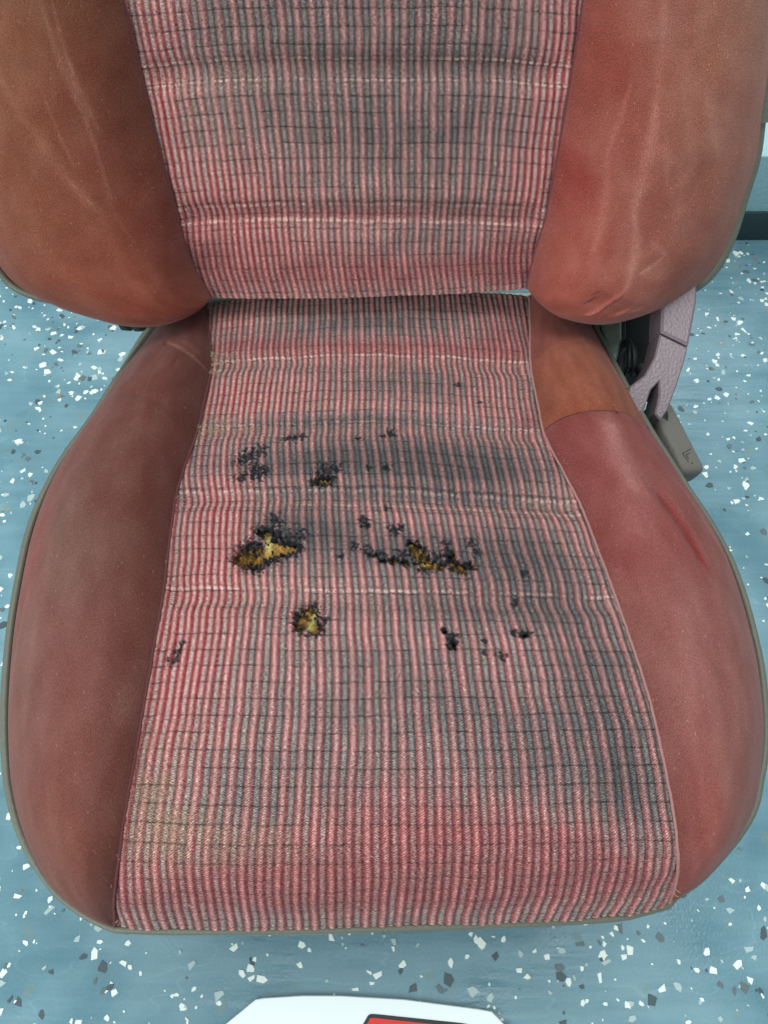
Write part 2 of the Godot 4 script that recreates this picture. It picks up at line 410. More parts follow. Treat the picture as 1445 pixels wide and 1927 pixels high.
func make_floor() -> void:
	var w := 1024
	var m := plain(Color.WHITE, 0.3)
	var tone := noise(0.006, 4, 5).get_seamless_image(w, w).get_data()
	var brush := noise(0.03, 4, 6).get_seamless_image(128, w)
	brush.resize(w, w, Image.INTERPOLATE_CUBIC)
	var streak := brush.get_data()
	var grain := noise(0.25, 3, 7).get_seamless_image(w, w).get_data()
	var scuff_im := noise(0.02, 2, 15).get_seamless_image(w / 4, w)
	scuff_im.resize(w, w, Image.INTERPOLATE_CUBIC)
	var scuff := scuff_im.get_data()
	var spots := noise(0.018, 3, 9).get_seamless_image(w, w).get_data()
	var col := PackedByteArray()
	col.resize(w * w * 3)
	var hgt := PackedByteArray()
	hgt.resize(w * w)
	var rgh := PackedByteArray()
	rgh.resize(w * w)
	for k in w * w:
		var d := (tone[k] - 128) * 0.10 + (streak[k] - 128) * 0.05 + (grain[k] - 128) * 0.03
		var s := maxf(0.0, spots[k] - 196) * 0.9
		col[3 * k] = clampi(int(104 + d * 1.1 + s * 0.2), 0, 255)
		col[3 * k + 1] = clampi(int(139 + d - s * 0.1), 0, 255)
		col[3 * k + 2] = clampi(int(152 + d * 0.9 - s * 0.4), 0, 255)
		var sc := scuff[k] - 128
		if absi(sc) < 3:
			for c in 3:
				col[3 * k + c] = mini(255, col[3 * k + c] + 7)
		hgt[k] = clampi(int(128 + (streak[k] - 128) * 0.75 + (grain[k] - 128) * 0.16), 0, 255)
		rgh[k] = clampi(int(84 + (tone[k] - 128) * 0.35 + s), 40, 200)
	m.albedo_texture = tex(col, w, w, Image.FORMAT_RGB8)
	m.roughness = 1.0
	m.roughness_texture = tex(rgh, w, w, Image.FORMAT_L8)
	m.heightmap_enabled = true
	m.heightmap_scale = 0.10
	m.heightmap_texture = tex(hgt, w, w, Image.FORMAT_L8)
	var p := PackedVector3Array()
	var uv := PackedVector2Array()
	for j in 2:
		for i in 2:
			var v := Vector3(-3 + 6 * i, 0, -0.945 + 4.0 * j)
			p.append(v)
			uv.append(Vector2(v.x, v.z) / 0.8)
	var floor_ := put("floor", grid(p, 2, 2, uv, Vector3.UP), m, self)
	tag(floor_, "glossy blue grey painted floor strewn with pale and dark flakes", "floor", "structure")
	# flakes: a few outlines shared by all, the ones that show largest as pieces of the floor
	var shapes := []
	for k in 14:
		shapes.append(flake_outline())
	var looks := [plain(c8(226, 232, 226), 0.4), plain(c8(168, 186, 186), 0.4), plain(c8(66, 80, 88), 0.42), plain(c8(92, 104, 108), 0.42), plain(c8(150, 118, 92), 0.45)]
	for l: StandardMaterial3D in looks:
		l.cull_mode = BaseMaterial3D.CULL_BACK
	var clump := noise(9.0, 2, 21)
	var near := []
	var far: Array[Bag] = []
	for l in looks:
		far.append(Bag.new())
	for k in 21000:
		var x := rng.randf_range(-1.25, 1.25)
		var z := rng.randf_range(-0.93, 0.34)
		var r := lerpf(0.0012, 0.0060, pow(rng.randf(), 1.6))
		var pick := rng.randf()
		var look := 0 if pick < 0.54 else 1 if pick < 0.75 else 2 if pick < 0.88 else 3 if pick < 0.995 else 4
		var f := {"x": x, "z": z, "r": r, "look": look, "shape": rng.randi() % shapes.size(), "turn": rng.randf() * TAU, "h": rng.randf_range(0.00018, 0.0006), "s": rng.randf_range(0.75, 1.2)}
		if rng.randf() > 0.62 + clump.get_noise_2d(x, z) * 0.7:
			continue
		var open_floor: bool = (z > -0.01 and z < 0.062 and absf(x) < 0.36) or (absf(x) > 0.245 and absf(x) < 0.46 and z > -0.62 and z < 0.0) or (absf(x) > 0.2 and absf(x) < 0.36 and z > -0.1 and z < 0)
		if absf(x) < 0.15 and z > 0.03 and z < 0.062:
			open_floor = false
		if open_floor and r > 0.0022:
			f.score = r / Vector3(x, 0.78, z).length()
			near.append(f)
		else:
			add_flake(far[look], shapes[f.shape], f)
	near.sort_custom(func(a, b): return a.score > b.score)
	var made := {}
	for k in near.size():
		var f: Dictionary = near[k]
		if k >= 285:
			add_flake(far[f.look], shapes[f.shape], f)
			continue
		var key := int(f.shape)
		if not made.has(key):
			var bag := Bag.new()
			add_flake(bag, shapes[key], {"x": 0.0, "z": 0.0, "r": 1.0, "turn": 0.0, "h": 1.0, "s": 1.0})
			made[key] = bag.done()
		var o := put("flake", made[key], looks[f.look], floor_)
		o.position = Vector3(f.x, 0, f.z)
		o.rotation.y = -f.turn
		o.scale = Vector3(f.r, f.h, f.r * f.s)
	for l in looks.size():
		var o := put("flakes", far[l].done(), looks[l], floor_)
		o.set_meta("kind", "stuff")


func flake_outline() -> PackedVector2Array:
	var n := rng.randi_range(4, 6)
	var out := PackedVector2Array()
	for i in n:
		var w := TAU * (i + rng.randf_range(-0.33, 0.33)) / n
		out.append(Vector2(cos(w), sin(w) * 0.8) * rng.randf_range(0.6, 1.25))
	return out


func add_flake(bag: Bag, o: PackedVector2Array, f: Dictionary) -> void:
	bag.st.set_smooth_group(-1)
	var t := Transform2D(f.turn, Vector2(f.x, f.z))
	var n := o.size()
	var low := []
	var top := []
	for v in o:
		var q := t * Vector2(v.x * f.r, v.y * f.r * f.s)
		var q2 := t * Vector2(v.x * f.r * 0.94, v.y * f.r * f.s * 0.94)
		low.append(Vector3(q.x, 0.0, q.y))
		top.append(Vector3(q2.x, f.h, q2.y))
	for i in n:
		var j := (i + 1) % n
		bag.quad(low[i], low[j], top[j], top[i])
		if i > 0 and i < n - 1:
			bag.tri(top[0], top[i], top[i + 1])


func tex(d: PackedByteArray, w: int, h: int, format: int) -> ImageTexture:
	var im := Image.create_from_data(w, h, false, format, d)
	return ImageTexture.create_from_image(im)


func make_wall() -> void:
	var pale := grained(c8(150, 184, 192), 0.45, 0.03, 0.05)
	var dark := grained(c8(38, 54, 60), 0.45, 0.05, 0.05)
	var sill := Node3D.new()
	sill.name = "door_sill"
	sill.position = Vector3(0, 0, -0.945)
	add_child(sill)
	tag(sill, "low pale blue sill with a dark strip along its foot, behind the seat", "sill", "structure")
	for s in [["sill_block", 0.0, 0.139, -0.10, 0.006, pale], ["skirting_board", 0.0, 0.050, -0.02, 0.0095, dark]]:
		var h: float = s[2]
		var o := put(s[0], round_box(Vector3(5.0, h, s[4] - s[3]), 0.0015), s[5], sill)
		o.position = Vector3(0, s[1] + h / 2, (s[3] + s[4]) / 2)
	var p := PackedVector3Array()
	for j in 2:
		for i in 2:
			p.append(Vector3(-3 + 6 * i, -0.004, -5.0 + 3.95 * j))
	var yard := put("ground", grid(p, 2, 2, PackedVector2Array(), Vector3.UP), grained(c8(52, 66, 70), 0.7, 0.05, 0.1), self)
	tag(yard, "dark ground beyond the low sill at the upper right", "ground", "structure")


func make_sign() -> void:
	var root := Node3D.new()
	root.name = "floor_sign"
	root.position = Vector3(0, 0.001, 0.04)
	add_child(root)
	tag(root, "white board with a black edged red panel, lying on the floor before the seat", "sign")
	var white := PackedVector2Array([Vector2(-0.1371, 0.024), Vector2(-0.1124, 0.0059), Vector2(-0.105, 0.0049), Vector2(-0.0714, 0.0031), Vector2(-0.0386, 0.0032), Vector2(0.0175, 0.0059), Vector2(0.0824, 0.0130), Vector2(0.094, 0.0148), Vector2(0.1039, 0.024), Vector2(0.118, 0.044), Vector2(0.128, 0.07), Vector2(0.130, 0.15), Vector2(0.118, 0.17), Vector2(-0.148, 0.17), Vector2(-0.162, 0.15), Vector2(-0.160, 0.055)])
	var black := PackedVector2Array([Vector2(-0.0182, 0.024), Vector2(-0.0140, 0.0177), Vector2(-0.0118, 0.0166), Vector2(-0.008, 0.0166), Vector2(0.068, 0.0232), Vector2(0.088, 0.0265), Vector2(0.094, 0.031), Vector2(0.106, 0.06), Vector2(0.106, 0.13), Vector2(0.100, 0.14), Vector2(-0.035, 0.14), Vector2(-0.041, 0.13), Vector2(-0.034, 0.05)])
	var red := PackedVector2Array()
	for v in Geometry2D.offset_polygon(black, -0.0028)[0]:
		red.append(v)
	for s in [["board", white, 0.0, 0.003, 0.0006, plain(c8(240, 246, 246), 0.35)], ["panel_border", black, 0.003, 0.0004, 0.0001, plain(c8(18, 20, 24), 0.4)], ["panel", red, 0.0034, 0.0003, 0.0001, plain(c8(226, 34, 26), 0.4)]]:
		var bag := Bag.new()
		prism(bag, s[1], Vector3(0, s[2], 0), Vector3.RIGHT, Vector3.BACK, Vector3.UP, s[3], s[4])
		put(s[0], bag.done(), s[5], root)


# ---------------------------------------------------------------- the seat's surfaces

func cushion_point(s: float, t: float) -> Vector3:
	var l := cr(cushion_left_seam, t)
	var r := cr(cushion_right_seam, t)
	var q := 4 * s * (1 - s)
	var f := smoothstep(0.85, 1.0, t)
	return l.lerp(r, s) + Vector3(0, 0.010 * q * (1 - f), look_up(front_bow, s) * f + 0.003 * q * smoothstep(0.3, 0.6, t) * (1 - f))


func back_space(v: Vector3) -> Vector3:
	return BACK_AT + Vector3(v.x, 0, 0) + back_up * v.y + back_out * v.z


func back_point(s: float, t: float) -> Vector3:
	var p := cr(back_left_seam, t).lerp(cr(back_right_seam, t), s)
	var q := 4 * s * (1 - s)
	return back_space(p + Vector3(0, lerpf(-0.0005, 0.006, smoothstep(0.0, 0.2, t)), 0.006) * q)


func cushion_bolster(side: String, w: float, k: float) -> Vector3:
	var p := at(edges["cushion_%s_edge" % side], k).lerp(at(edges["cushion_%s_seam" % side], k), w)
	var e := minf((1 - k) / 0.16, 1)
	var b := pow(maxf(1 - pow(1 - w / 0.52, 2), 0), 1.05) if w < 0.52 else pow(maxf(1 - pow((w - 0.52) / 0.48, 2.4), 0), 0.8)
	p -= Vector3(0, 0.0045, 0) * (1 - smoothstep(0.0, 0.12, w))
	return p + Vector3(0, 0.040 * (0.35 + 0.65 * smoothstep(0, 0.3, k)) * sqrt(maxf(1 - (1 - e) * (1 - e), 0)) * b, 0)


func back_bolster(side: String, w: float, k: float) -> Vector3:
	var p := at(edges["back_%s_edge" % side], k).lerp(at(edges["back_%s_seam" % side], k), w)
	var e := minf(k / 0.14, 1)
	var e2 := minf((1 - k) / 0.12, 1)
	var b := pow(maxf(1 - pow(1 - w / 0.5, 2.2), 0), lerpf(0.7, 0.95, smoothstep(0.1, 0.3, k))) if w < 0.5 else pow(maxf(1 - pow((w - 0.5) / 0.5, 2.6), 0), 0.65)
	return back_space(p + Vector3(0, 0, 0.052 * sqrt(maxf(1 - (1 - e) * (1 - e), 0)) * sqrt(maxf(1 - (1 - e2) * (1 - e2), 0)) * b))


func lengths(point: Callable) -> PackedFloat32Array:
	var l := PackedFloat32Array([0.0])
	var last: Vector3 = point.call(0.5, 0.0)
	for i in 200:
		var p: Vector3 = point.call(0.5, (i + 1) / 200.0)
		l.append(l[i] + p.distance_to(last))
		last = p
	return l


func cloth_width(part: String, t: float) -> float:
	if part == "cushion":
		return cr(cushion_left_seam, t).distance_to(cr(cushion_right_seam, t))
	return cr(back_left_seam, t).distance_to(cr(back_right_seam, t))


# where on the cloth, in metres across and along
func on_cloth(part: String, s: float, t: float) -> Vector2:
	return Vector2((s - 0.5) * cloth_width(part, t), look_up(cushion_len if part == "cushion" else back_len, t))


func burn(x: float, v: float, list: Array, rag: FastNoiseLite, tear := 0.85) -> float:
	var best := -9.0
	var n := 1.0 + tear * rag.get_noise_2d(x, v)
	for h: Vector3 in list:
		var dx := x - h.x
		var dv := v - h.y
		if absf(dx) < h.z * 2 and absf(dv) < h.z * 2:
			best = maxf(best, n - sqrt(dx * dx + dv * dv) / h.z)
	return best


# the ribbed centre cloth: a fine grid whose ribs, seams, puffs and torn holes are real relief
func centre_cloth(part: String, point: Callable, seams: Array, holes: Array, spots: Array, nu: int, nv: int, x_span: float, v_span: float) -> ArrayMesh:
	var base := PackedVector3Array()
	base.resize(nu * nv)
	for j in nv:
		for i in nu:
			base[j * nu + i] = point.call(i / (nu - 1.0), j / (nv - 1.0))
	var p := base.duplicate()
	var uv := PackedVector2Array()
	uv.resize(nu * nv)
	var skip := PackedByteArray()
	skip.resize(nu * nv)
	var wob := noise(16.0, 2, 31)
	var rag := noise(230.0, 3, 33)
	var fuzz := noise(900.0, 2, 34)
	var soft := noise(22.0, 2, 36)
	var lens := cushion_len if part == "cushion" else back_len
	var hint := Vector3.UP if part == "cushion" else back_out
	for j in nv:
		var t := j / (nv - 1.0)
		var v := look_up(lens, t)
		var width := cloth_width(part, t)
		var squeeze := RIB / (0.0107 if part == "back" else lerpf(0.0098, 0.0105, smoothstep(0.4, 0.75, t)))
		var dip := 0.0
		var ridge := 0.0
		for s: float in seams:
			var d := v - look_up(lens, s)
			dip -= 0.0072 * exp(-d * d / (0.0085 * 0.0085))
			ridge += exp(-pow(absf(d) - 0.0062, 2) / (0.0012 * 0.0012))
			dip += 0.0016 * exp(-pow(d, 2) / (0.004 * 0.004))
		for i in nu:
			var k := j * nu + i
			var s := i / (nu - 1.0)
			var du := base[k + 1 if i < nu - 1 else k] - base[k - 1 if i > 0 else k]
			var dv := base[k + nu if j < nv - 1 else k] - base[k - nu if j > 0 else k]
			var n := du.cross(dv).normalized()
			if n.dot(hint) < 0:
				n = -n
			var x := (s - 0.5) * width
			var xw := x * squeeze + 0.0011 * wob.get_noise_2d(x * 0.6, v)
			var vw := v + 0.0014 * wob.get_noise_2d(x * 0.5 + 7.0, v * 0.4) + 0.0005 * wob.get_noise_2d(floor(xw / RIB * 2.0) * 0.7, 3.0)
			uv[k] = Vector2(xw / x_span + 0.5, vw / v_span)
			var f := fposmod(xw / RIB, 1.0)
			var r := f / 0.54 if f < 0.54 else (f - 0.54) / 0.46
			var h := (0.0017 if f < 0.54 else 0.0013) * sqrt(maxf(0.0, sin(PI * r)))
			var wf := fposmod(vw / WEFT, 1.0)
			h -= 0.0004 * exp(-pow((wf - 0.5) / 0.055, 2))
			var edge := minf(x + width / 2, width / 2 - x)
			h -= 0.0018 * exp(-pow(edge / 0.004, 2))
			h += dip * smoothstep(0.0, 0.012, edge) + ridge * 0.0007 + 0.0003 * fuzz.get_noise_2d(x, v) + 0.0014 * soft.get_noise_2d(x, v)
			if holes.size():
				var b := burn(x, v, holes, rag)
				if b > -0.6:
					if b > 0.10:
						skip[k] = 1
					h += 0.0016 * exp(-pow((b + 0.12) / 0.16, 2)) * (0.6 + 0.9 * fuzz.get_noise_2d(x * 0.5, v * 0.5)) - 0.004 * smoothstep(0.0, 0.3, b)
				var c := burn(x, v, spots, rag, 1.7)
				if c > 0.0:
					h -= 0.0012 * minf(c * 2, 1) + 0.0009 * fuzz.get_noise_2d(x * 1.3 + 3.0, v * 1.3)
			p[k] = base[k] + n * h
	return grid(p, nu, nv, uv, hint, skip)


func blob_map(part: String, list: Array, w: int, h: int, x_span: float, v_span: float) -> PackedByteArray:
	var lw := w / 8
	var lh := h / 8
	var d := PackedFloat32Array()
	d.resize(lw * lh)
	for b: Array in list:
		var c := on_cloth(part, b[0], b[1])
		for y in lh:
			var dy: float = ((y + 0.5) / lh * v_span - c.y) / b[3]
			if absf(dy) > 2.4:
				continue
			for x in lw:
				var dx: float = (((x + 0.5) / lw - 0.5) * x_span - c.x) / b[2]
				if absf(dx) < 2.4:
					d[y * lw + x] = minf(1.0, d[y * lw + x] + b[4] * exp(-0.9 * (dx * dx + dy * dy)))
	var by := PackedByteArray()
	by.resize(lw * lh)
	for k in lw * lh:
		by[k] = int(d[k] * 255)
	var im := Image.create_from_data(lw, lh, false, Image.FORMAT_L8, by)
	im.resize(w, h, Image.INTERPOLATE_CUBIC)
	return im.get_data()


func cloth_material(part: String, w: int, h: int, x_span: float, v_span: float, dirt: Array, pink: Array, red: Array, tan_: Array, seams: Array, spots: Array, holes: Array, base_dirt: float) -> StandardMaterial3D:
	var md := blob_map(part, dirt, w, h, x_span, v_span)
	var mp := blob_map(part, pink, w, h, x_span, v_span)
	var mr := blob_map(part, red, w, h, x_span, v_span)
	var mt := blob_map(part, tan_, w, h, x_span, v_span)
	var strokes := noise(0.42, 2, 41).get_image(w / 3, h, false, false, true)
	strokes.resize(w, h, Image.INTERPOLATE_CUBIC)
	var grain := strokes.get_data()
	var fluff := noise_bytes(w, h, 0.45, 1, 44)
	var tufts := noise_bytes(w, h, 0.15, 2, 45)
	var blot := noise_bytes(w, h, 0.012, 4, 42)
	var lens := cushion_len if part == "cushion" else back_len
	var seam_at := PackedFloat32Array()
	for s: float in seams:
		seam_at.append(look_up(lens, s))
	var tone := PackedFloat32Array()
	for k in 400:
		tone.append(rng.randf_range(-1, 1))
	var d := PackedByteArray()
	d.resize(w * h * 3)
	var soot := 1.0 if part == "cushion" else 0.5
	var grime := 0.22 if part == "cushion" else 0.1
	var slant := PackedFloat32Array()
	for k in 12:
		slant.append(sin(TAU * k / 12.0))
	# across: which rib, how far from its middle
	var kind := PackedByteArray()
	var off := PackedFloat32Array()
	var rib := PackedInt32Array()
	for x in w:
		var q := ((x + 0.5) / w - 0.5) * x_span / RIB
		var f := fposmod(q, 1.0)
		kind.append(0 if f < 0.54 else 1)
		var r := f / 0.54 if f < 0.54 else (f - 0.54) / 0.46
		off.append(absf(2 * r - 1))
		rib.append(int(floor(q)) * 2 + (0 if f < 0.54 else 1) + 150)
	for y in h:
		var v := (y + 0.5) / h * v_span
		var wq := v / WEFT
		var wf := fposmod(wq, 1.0)
		var line := exp(-pow((wf - 0.5) / 0.042, 2))
		var row := int(floor(wq + 0.5)) + 200
		var stitch := 0.0
		var between := 0.0
		for s in seam_at:
			var e := absf(v - s)
			stitch = maxf(stitch, exp(-pow((e - 0.0062) / 0.0013, 2)))
			between = maxf(between, exp(-pow((e - 0.0082) / 0.0007, 2)))
		for x in w:
			var k := y * w + x
			var g := (grain[k] - 128) / 128.0
			var bl := (blot[k] - 128) / 128.0
			var o := off[x]
			var ri := rib[x]
			var dd := clampf(md[k] / 255.0 * soot * 1.1 + base_dirt + bl * 0.35 + 0.10 * tone[(ri * 7 + row * 13) % 400] + 0.12 * tone[(row * 29) % 400], 0, 1)
			var pp := clampf(mp[k] / 255.0 + bl * 0.2, 0, 1)
			var rr := clampf(mr[k] / 255.0 * (1.0 + bl * 0.6), 0, 1)
			dd *= 1.0 - 0.6 * pp
			var mute := 0.0 if soot < 1.0 else 1.0
			var cr_: float
			var cg: float
			var cb: float
			var wear := dd * (1 - rr * 0.6)
			var strong := maxf(pp, rr)
			if kind[x] == 0:       # red rib: pale middle, crimson flanks
				var e := clampf((o + g * 0.42 - 0.30) / 0.34, 0, 1)
				cr_ = lerpf(lerpf(205, 184, rr), 142, dd * 0.85)
				cg = lerpf(lerpf(154, 112, rr), 118, dd * 0.85)
				cb = lerpf(lerpf(148, 110, rr), 116, dd * 0.85)
				cr_ = lerpf(cr_, lerpf(lerpf(158, 126, rr), 114, wear * 0.8), e)
				cg = lerpf(cg, lerpf(lerpf(lerpf(92, 76, mute), 54, strong), 82, wear * 0.8), e)
				cb = lerpf(cb, lerpf(lerpf(lerpf(94, 80, mute), 60, strong), 84, wear * 0.8), e)
			else:                  # grey rib: dark flanks, crimson ones where the cloth is clean
				var e := clampf((o + g * 0.42 - 0.46) / 0.36, 0, 1)
				cr_ = lerpf(lerpf(lerpf(168, 200, pp), 158, rr), 92, wear)
				cg = lerpf(lerpf(lerpf(143, 156, pp), 104, rr), 94, wear)
				cb = lerpf(lerpf(lerpf(136, 150, pp), 102, rr), 97, wear)
				cr_ = lerpf(cr_, lerpf(lerpf(lerpf(88, 140, pp), 112, rr), 52, wear), e)
				cg = lerpf(cg, lerpf(lerpf(lerpf(80, 58, pp), 48, rr), 57, wear), e)
				cb = lerpf(cb, lerpf(lerpf(lerpf(84, 70, pp), 58, rr), 63, wear), e)
			var dust := 0.13 + 0.10 * bl
			cr_ = lerpf(cr_, 146, dust)
			cg = lerpf(cg, 126, dust)
			cb = lerpf(cb, 114, dust)
			var tt := mt[k] / 255.0 * clampf(0.75 + bl, 0, 1)
			if tt > 0.01:
				cr_ = lerpf(cr_, 158, tt * 0.45)
				cg = lerpf(cg, 130, tt * 0.45)
				cb = lerpf(cb, 106, tt * 0.45)
			if stitch > 0.02 and o < 0.72:
				var sm := stitch * (0.6 - 0.25 * dd) * clampf(0.8 + 2.0 * bl + g, 0.0, 1.3)
				cr_ = lerpf(cr_, 228, sm)
				cg = lerpf(cg, 188, sm)
				cb = lerpf(cb, 178, sm)
			var twill := 1.0 + 0.24 * (slant[(2 * x + 3 * y) % 12] if kind[x] == 0 else slant[(3 * y + 2 * absi(x % 12 - 6)) % 12]) * (1.0 - o * 0.5)
			var lf := 1.0 - 0.12 * between - (line if ri % 3 else line * 0.8) * (0.38 if kind[x] == 1 else 0.26) * (1.0 - 0.4 * rr) * clampf(1.0 + 2.0 * bl, 0.4, 1.2)
			var m := twill * lf * (0.92 + g * 0.42 + (fluff[k] - 128) * 0.0026 + (tufts[k] - 128) * 0.0014) * (1.0 - grime * clampf(md[k] / 255.0 - 0.35, 0, 1) * (1 - 0.5 * pp))
			d[3 * k] = clampi(int(cr_ * m), 0, 255)
			d[3 * k + 1] = clampi(int(cg * m), 0, 255)
			d[3 * k + 2] = clampi(int(cb * m), 0, 255)
	# scorched patches
	var rag := noise(230.0, 3, 33)
	for set_ in [[holes, 0.9, 0.3, 0.85], [spots, 0.82, 0.25, 1.7]]:
		for hl: Vector3 in set_[0]:
			var r := hl.z * 2.0
			for y in range(maxi(0, int((hl.y - r) / v_span * h)), mini(h, int((hl.y + r) / v_span * h) + 1)):
				for x in range(maxi(0, int(((hl.x - r) / x_span + 0.5) * w)), mini(w, int(((hl.x + r) / x_span + 0.5) * w) + 1)):
					var px := ((x + 0.5) / w - 0.5) * x_span
					var pv := (y + 0.5) / h * v_span
					var n: float = 1.0 + set_[3] * rag.get_noise_2d(px, pv)
					var q := n - Vector2(px - hl.x, pv - hl.y).length() / hl.z
					var a: float = set_[1] * smoothstep(-0.14, 0.06, q + 0.3 * (grain[y * w + x] - 128) / 128.0) + 0.3 * set_[2] * smoothstep(-0.9, 0.2, q)
					if a <= 0.0:
						continue
					a = clampf(a * (0.8 + 0.5 * (grain[y * w + x] - 128) / 128.0), 0, 0.96)
					var k := 3 * (y * w + x)
					d[k] = int(lerpf(d[k], 22, a))
					d[k + 1] = int(lerpf(d[k + 1], 27, a))
					d[k + 2] = int(lerpf(d[k + 2], 34, a))
	# crumbs and lint that cling to the pile
	for i in 240:
		var x := rng.randi_range(2, w - 4)
		var y := rng.randi_range(2, h - 4)
		var k := 3 * (y * w + x)
		var pale := rng.randf()
		for o in [0, 3] if pale < 0.5 else [0, 3, 3 * w]:
			d[k + o] = mini(255, d[k + o] + 60)
			d[k + o + 1] = mini(255, d[k + o + 1] + 66)
			d[k + o + 2] = mini(255, d[k + o + 2] + 58)
	var m_ := plain(Color.WHITE, 0.92)
	m_.albedo_texture = tex(d, w, h, Image.FORMAT_RGB8)
	m_.metallic_specular = 0.25
	m_.rim_enabled = true
	m_.rim = 0.12
	m_.rim_tint = 0.6
	m_.heightmap_enabled = true
	m_.heightmap_scale = 0.06
	m_.heightmap_texture = tex(grain, w, h, Image.FORMAT_L8)
	return m_


# brushed velour of a bolster: patches of dye and nap with some shade painted in, pale brush marks, specks of lint
func velour(nodes: Array, streaks: Array, panels: Array, seed_: int, shade := 0.93) -> StandardMaterial3D:
	var w := 512
	var h := 1024
	var mean := Vector3.ZERO
	for n: Array in nodes:
		mean += Vector3(n[2], n[3], n[4]) / nodes.size()
	var lw := 32
	var lh := 64
	var low := PackedByteArray()
	low.resize(lw * lh * 3)
	for y in lh:
		for x in lw:
			var u := (x + 0.5) / lw
			var v := (y + 0.5) / lh
			var sum := Vector3.ZERO
			var ws := 0.0
			for n: Array in nodes:
				var q := 1.0 / (pow((u - n[0]) * 0.7, 2) + pow((v - n[1]) * 1.5, 2) + 0.004)
				q *= q
				sum += Vector3(n[2], n[3], n[4]).lerp(mean, 0.35) * q
				ws += q
			sum /= ws
			for c in 3:
				low[3 * (y * lw + x) + c] = int(sum[c])
	var im := Image.create_from_data(lw, lh, false, Image.FORMAT_RGB8, low)
	im.resize(w, h, Image.INTERPOLATE_CUBIC)
	var d := im.get_data()
	var add := PackedFloat32Array()
	add.resize(w * h)
	for s: Array in streaks:
		var a := Vector2(s[0] * w, s[1] * h)
		var b := Vector2(s[2] * w, s[3] * h)
		var wid: float = s[4] * 1.7
		for y in range(maxi(0, int(minf(a.y, b.y) - wid * 3)), mini(h, int(maxf(a.y, b.y) + wid * 3))):
			for x in range(maxi(0, int(minf(a.x, b.x) - wid * 3)), mini(w, int(maxf(a.x, b.x) + wid * 3))):
				var q := Vector2(x, y)
				var f := clampf((q - a).dot(b - a) / (b - a).length_squared(), 0, 1)
				var e := q.distance_to(a.lerp(b, f)) / (wid * (0.5 + 0.8 * sin(PI * clampf(f, 0.1, 0.9))))
				if e < 2.2:
					add[y * w + x] += s[5] * exp(-e * e) * smoothstep(0.0, 0.15, minf(f, 1 - f) + 0.06)
	var grain := noise_bytes(w, h, 0.42, 2, seed_)
	var nap_im := noise(0.2, 3, seed_ + 1).get_image(w, h / 2, false, false, true)
	nap_im.resize(w, h, Image.INTERPOLATE_CUBIC)
	var nap := nap_im.get_data()
	var mot := noise_bytes(w, h, 0.011, 4, seed_ + 2)
	for y in h:
		var v := (y + 0.5) / h
		for x in w:
			var k := y * w + x
			var m := 1.0 + (grain[k] - 128) * 0.0027 + (nap[k] - 128) * 0.0005
			var z := add[k] * (1.0 + (nap[k] - 128) * 0.004)
			var mo := (mot[k] - 128) / 128.0
			var r := d[3 * k] * m * shade + z * 26 + mo * 7
			var g := d[3 * k + 1] * m * shade + z * 28 + mo * 8
			var b := d[3 * k + 2] * m * shade + z * 27 + mo * 8
			for p: Array in panels:       # a sewn-in panel of another dye: seam from (outer v) to (inner v), colour above it
				var edge : float = lerpf(p[0], p[1], x / (w - 1.0)) + p[2] * sin(PI * x / (w - 1.0))
				if absf(v - edge) < 0.0018:
					r *= 0.62
					g *= 0.62
					b *= 0.62
				if v < edge:
					r = lerpf(r, p[3] * m * shade + mo * 12, p[6])
					g = lerpf(g, p[4] * m * shade + mo * 10, p[6])
					b = lerpf(b, p[5] * m * shade + mo * 10, p[6])
					break
			d[3 * k] = clampi(int(r), 0, 255)
			d[3 * k + 1] = clampi(int(g), 0, 255)
			d[3 * k + 2] = clampi(int(b), 0, 255)
	for i in 330:
		var x := rng.randi_range(3, w - 6)
		var y := rng.randi_range(3, h - 6)
		var dx := rng.randi_range(-1, 1)
		for j in rng.randi_range(1, 3):
			var k := 3 * ((y + j) * w + x + dx * j)
			var up := rng.randi_range(30, 85)
			d[k] = mini(255, d[k] + up)
			d[k + 1] = mini(255, d[k + 1] + up)
			d[k + 2] = mini(255, d[k + 2] + up)
	var m_ := plain(Color.WHITE, 0.88)
	m_.albedo_texture = tex(d, w, h, Image.FORMAT_RGB8)
	m_.texture_repeat = false
	m_.metallic_specular = 0.2
	m_.rim_enabled = true
	m_.rim = 0.22
	m_.rim_tint = 0.75
	m_.heightmap_enabled = true
	m_.heightmap_scale = 0.035
	m_.heightmap_texture = tex(grain, w, h, Image.FORMAT_L8)
	return m_


# creases: [u0, v0, u1, v1, half width in v-u space, height in metres]
func bolster_mesh(point: Callable, side: String, creases: Array, hint: Vector3, nu := 130, nv := 260) -> ArrayMesh:
	var p := PackedVector3Array()
	var uv := PackedVector2Array()
	var wavy := noise(14.0, 3, 51)
	for j in nv:
		for i in nu:
			var w := i / (nu - 1.0)
			var k := j / (nv - 1.0)
			var q: Vector3 = point.call(side, w, k)
			var h := 0.0022 * wavy.get_noise_3d(q.x, q.y, q.z) * sin(PI * w)
			for c: Array in creases:
				var a := Vector2(c[0], c[1])
				var b := Vector2(c[2], c[3])
				var f := clampf((Vector2(w, k) - a).dot(b - a) / (b - a).length_squared(), 0, 1)
				var e : float = Vector2(w, k).distance_to(a.lerp(b, f)) / c[4]
				if e < 3:
					h += c[5] * exp(-e * e) * smoothstep(0.0, 0.2, minf(f, 1 - f) + c[6])
			p.append(q + hint * h)
			uv.append(Vector2(w, k))
	return grid(p, nu, nv, uv, hint)


# ---------------------------------------------------------------- the seat

